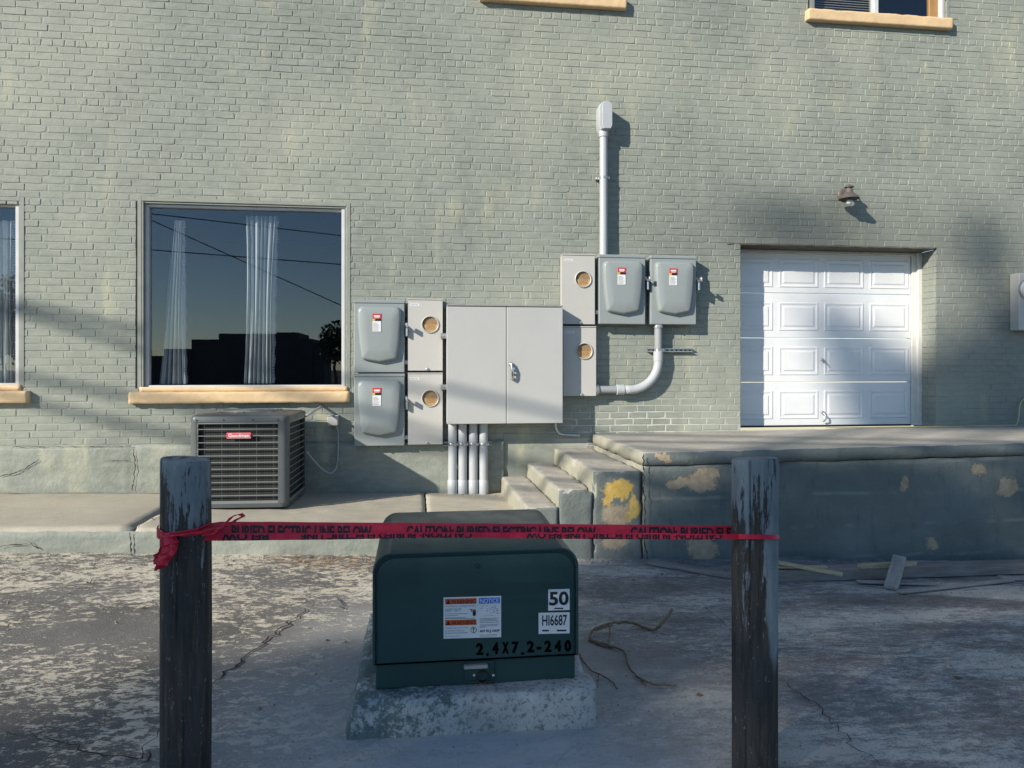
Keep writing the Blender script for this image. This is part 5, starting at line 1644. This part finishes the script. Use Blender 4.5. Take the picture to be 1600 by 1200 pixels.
def SP_(u, z, p):
    """point p metres out from the wall whose shadow falls on the wall at (u, z relative to the eye)"""
    return (u - 1.45 * p, -p, EYE + z + .846 * p)
p0 = 22.0
base = SP_(8.6, 0, p0)
tree((base[0], base[1], zg(-12, p0)), 'large leafy tree behind the viewpoint that shades the foreground',
     [(SP_(8.9, -5.7, p0), (5.0, 1.5, 3.5)), (SP_(5.6, -6.4, p0), (2.2, 1.3, 2.2)), (SP_(12.5, -6.0, p0), (3.2, 1.5, 3.0)), (SP_(6.1, -3.3, p0), (2.1, .8, 1.15)), (SP_(9.5, -3.0, p0), (2.4, .8, 1.2)),
      (SP_(7.1, -.15, p0), (1.4, .5, 1.05)), (SP_(9.2, -.6, p0), (1.6, .6, 1.2)), (SP_(5.05, -.05, p0), (.7, .4, .65)), (SP_(4.42, .62, p0), (.40, .4, .40)), (SP_(5.9, -.3, p0), (.6, .4, .6))],
     [2300, 520, 1500, 2800, 2300, 1400, 1300, 210, 48, 120], .17, .35, 13.0, lean=1.0)
p1 = 26.0
b1 = SP_(5.0, 0, p1)
tree((b1[0] + 2.0, b1[1] - 2.0, zg(-12, p1)), 'slender tree with thin foliage behind the viewpoint', [(SP_(4.3, 1.65, p1), (1.1, .4, .32)), (SP_(6.5, 1.4, p1), (.7, .4, .6))], [26, 26], .13, .14, 17.0, lean=1.0)
# trees and low building mirrored in the glass
def mirror(x, y, qd):
    d = ray(x, y); t = (CAMD + qd) / d[1]
    return Vector((t * d[0], -qd, EYE + t * d[2]))
fb = thing('low_building', mirror(360, 560, 42).xyz * Vector((1, 1, 0)) if False else (mirror(360, 560, 42).x, -42, .05), 'low dark flat-roofed building across the lot, mirrored in the large window', 'building')
for x0, x1, yt in ((150, 255, 556), (255, 297, 545), (297, 340, 530), (340, 431, 521), (431, 466, 519), (466, 488, 529), (488, 506, 536)):
    a, b = mirror(x0, yt, 42), mirror(x1, yt, 42)
    m_ = MB().box(a.x, b.x, -46 - R.uniform(0, 1), -42 + R.uniform(-.2, .2), -.2, (a.z + b.z) / 2, .03)
    put(m_, 'wall_block', M['farwall'], fb)
a, b = mirror(150, 560, 42), mirror(506, 560, 42)
for lab, x, y, rr_, n in (('bushy tree mirrored at the right end of the large window', 522, 535, (1.0, .8, 1.3), 900), ('dense tree mirrored in the window at the left edge', 4, 500, (2.6, 1.5, 2.6), 5000)):
    c = mirror(x, y, 36)
    tree((c.x, c.y, .05), lab, [(tuple(c), rr_)], [n], .14, .14, c.z)
# overhead cables: level spans crossing the lot at an angle to the wall
def cable(ua, za, slope, label, p_=7.0, dia=.078):
    u0_, z_ = ua - 1.45 * p_, EYE + za + .846 * p_
    k = -slope / (.846 + slope * 1.45)               # rise of p per metre of u that gives this shadow slope
    P = []
    for i in range(41):
        t = -7 + i * 27 / 40.0
        sag = .0
        P.append(Vector((u0_ + t, -(p_ + k * t), z_ + .0006 * (t - 6) ** 2)))
    o = put(MB().tube(P, dia / 2, 6), 'overhead_cable', M['cable'], None, smooth='all')
    o['label'] = label; o['category'] = 'cable'; o['group'] = 'overhead cables above the lot'
    return P
ends = []
for ua, za, s_, lab in ((-3.82, .604, -.232, 'highest overhead cable shading the wall between the windows'), (-3.82, .517, -.31, 'overhead cable just below the highest one'), (-3.82, -.106, -.19, 'overhead cable shading the wall near the window sills'), (-4.0, -.29, -.25, 'lowest overhead cable, shading the wall left of the air conditioner')):
    ends.append(cable(ua, za, s_, lab))
for e, lab in ((0, 'utility pole carrying the cable ends beside the building'), (-1, 'utility pole carrying the cable ends across the lot')):
    c = sum((P[e] for P in ends), Vector()) / len(ends)
    t = thing('utility_pole', (c.x, c.y, .05), lab, 'utility pole', 'utility poles')
    put(MB().tube([Vector((c.x, c.y, -.3)), Vector((c.x, c.y, c.z + 1.2))], [.16, .11], 12), 'pole', M['pole'], t, smooth='all')
    lo_z = min(P[e].z for P in ends)
    ys = [P[e] for P in ends]
    for P in ends:
        put(MB().tube([Vector((c.x, c.y, P[e].z)), P[e]], .03, 6), 'bracket', M['galv'], t)
for x0, y0, x1, y1, lab in ((228, 389, 540, 413, 'cable mirrored across the large window'), (228, 340, 540, 480, 'steeper cable mirrored in the large window'), (228, 332, 540, 368, 'topmost cable mirrored in the large window')):
    a, b = mirror(x0, y0, 26), mirror(x1, y1, 30)
    d = (b - a)
    o = put(MB().tube([a - d * .8, a, b, b + d * .8], .022, 6), 'overhead_cable', M['cable'], None)
    o['label'] = lab; o['category'] = 'cable'; o['group'] = 'cables mirrored in the glass'
print('OBJECTS', len(bpy.data.objects), 'bricks', len(bricks), 'tris', sum(len(m.polygons) * 2 for m in bpy.data.meshes))
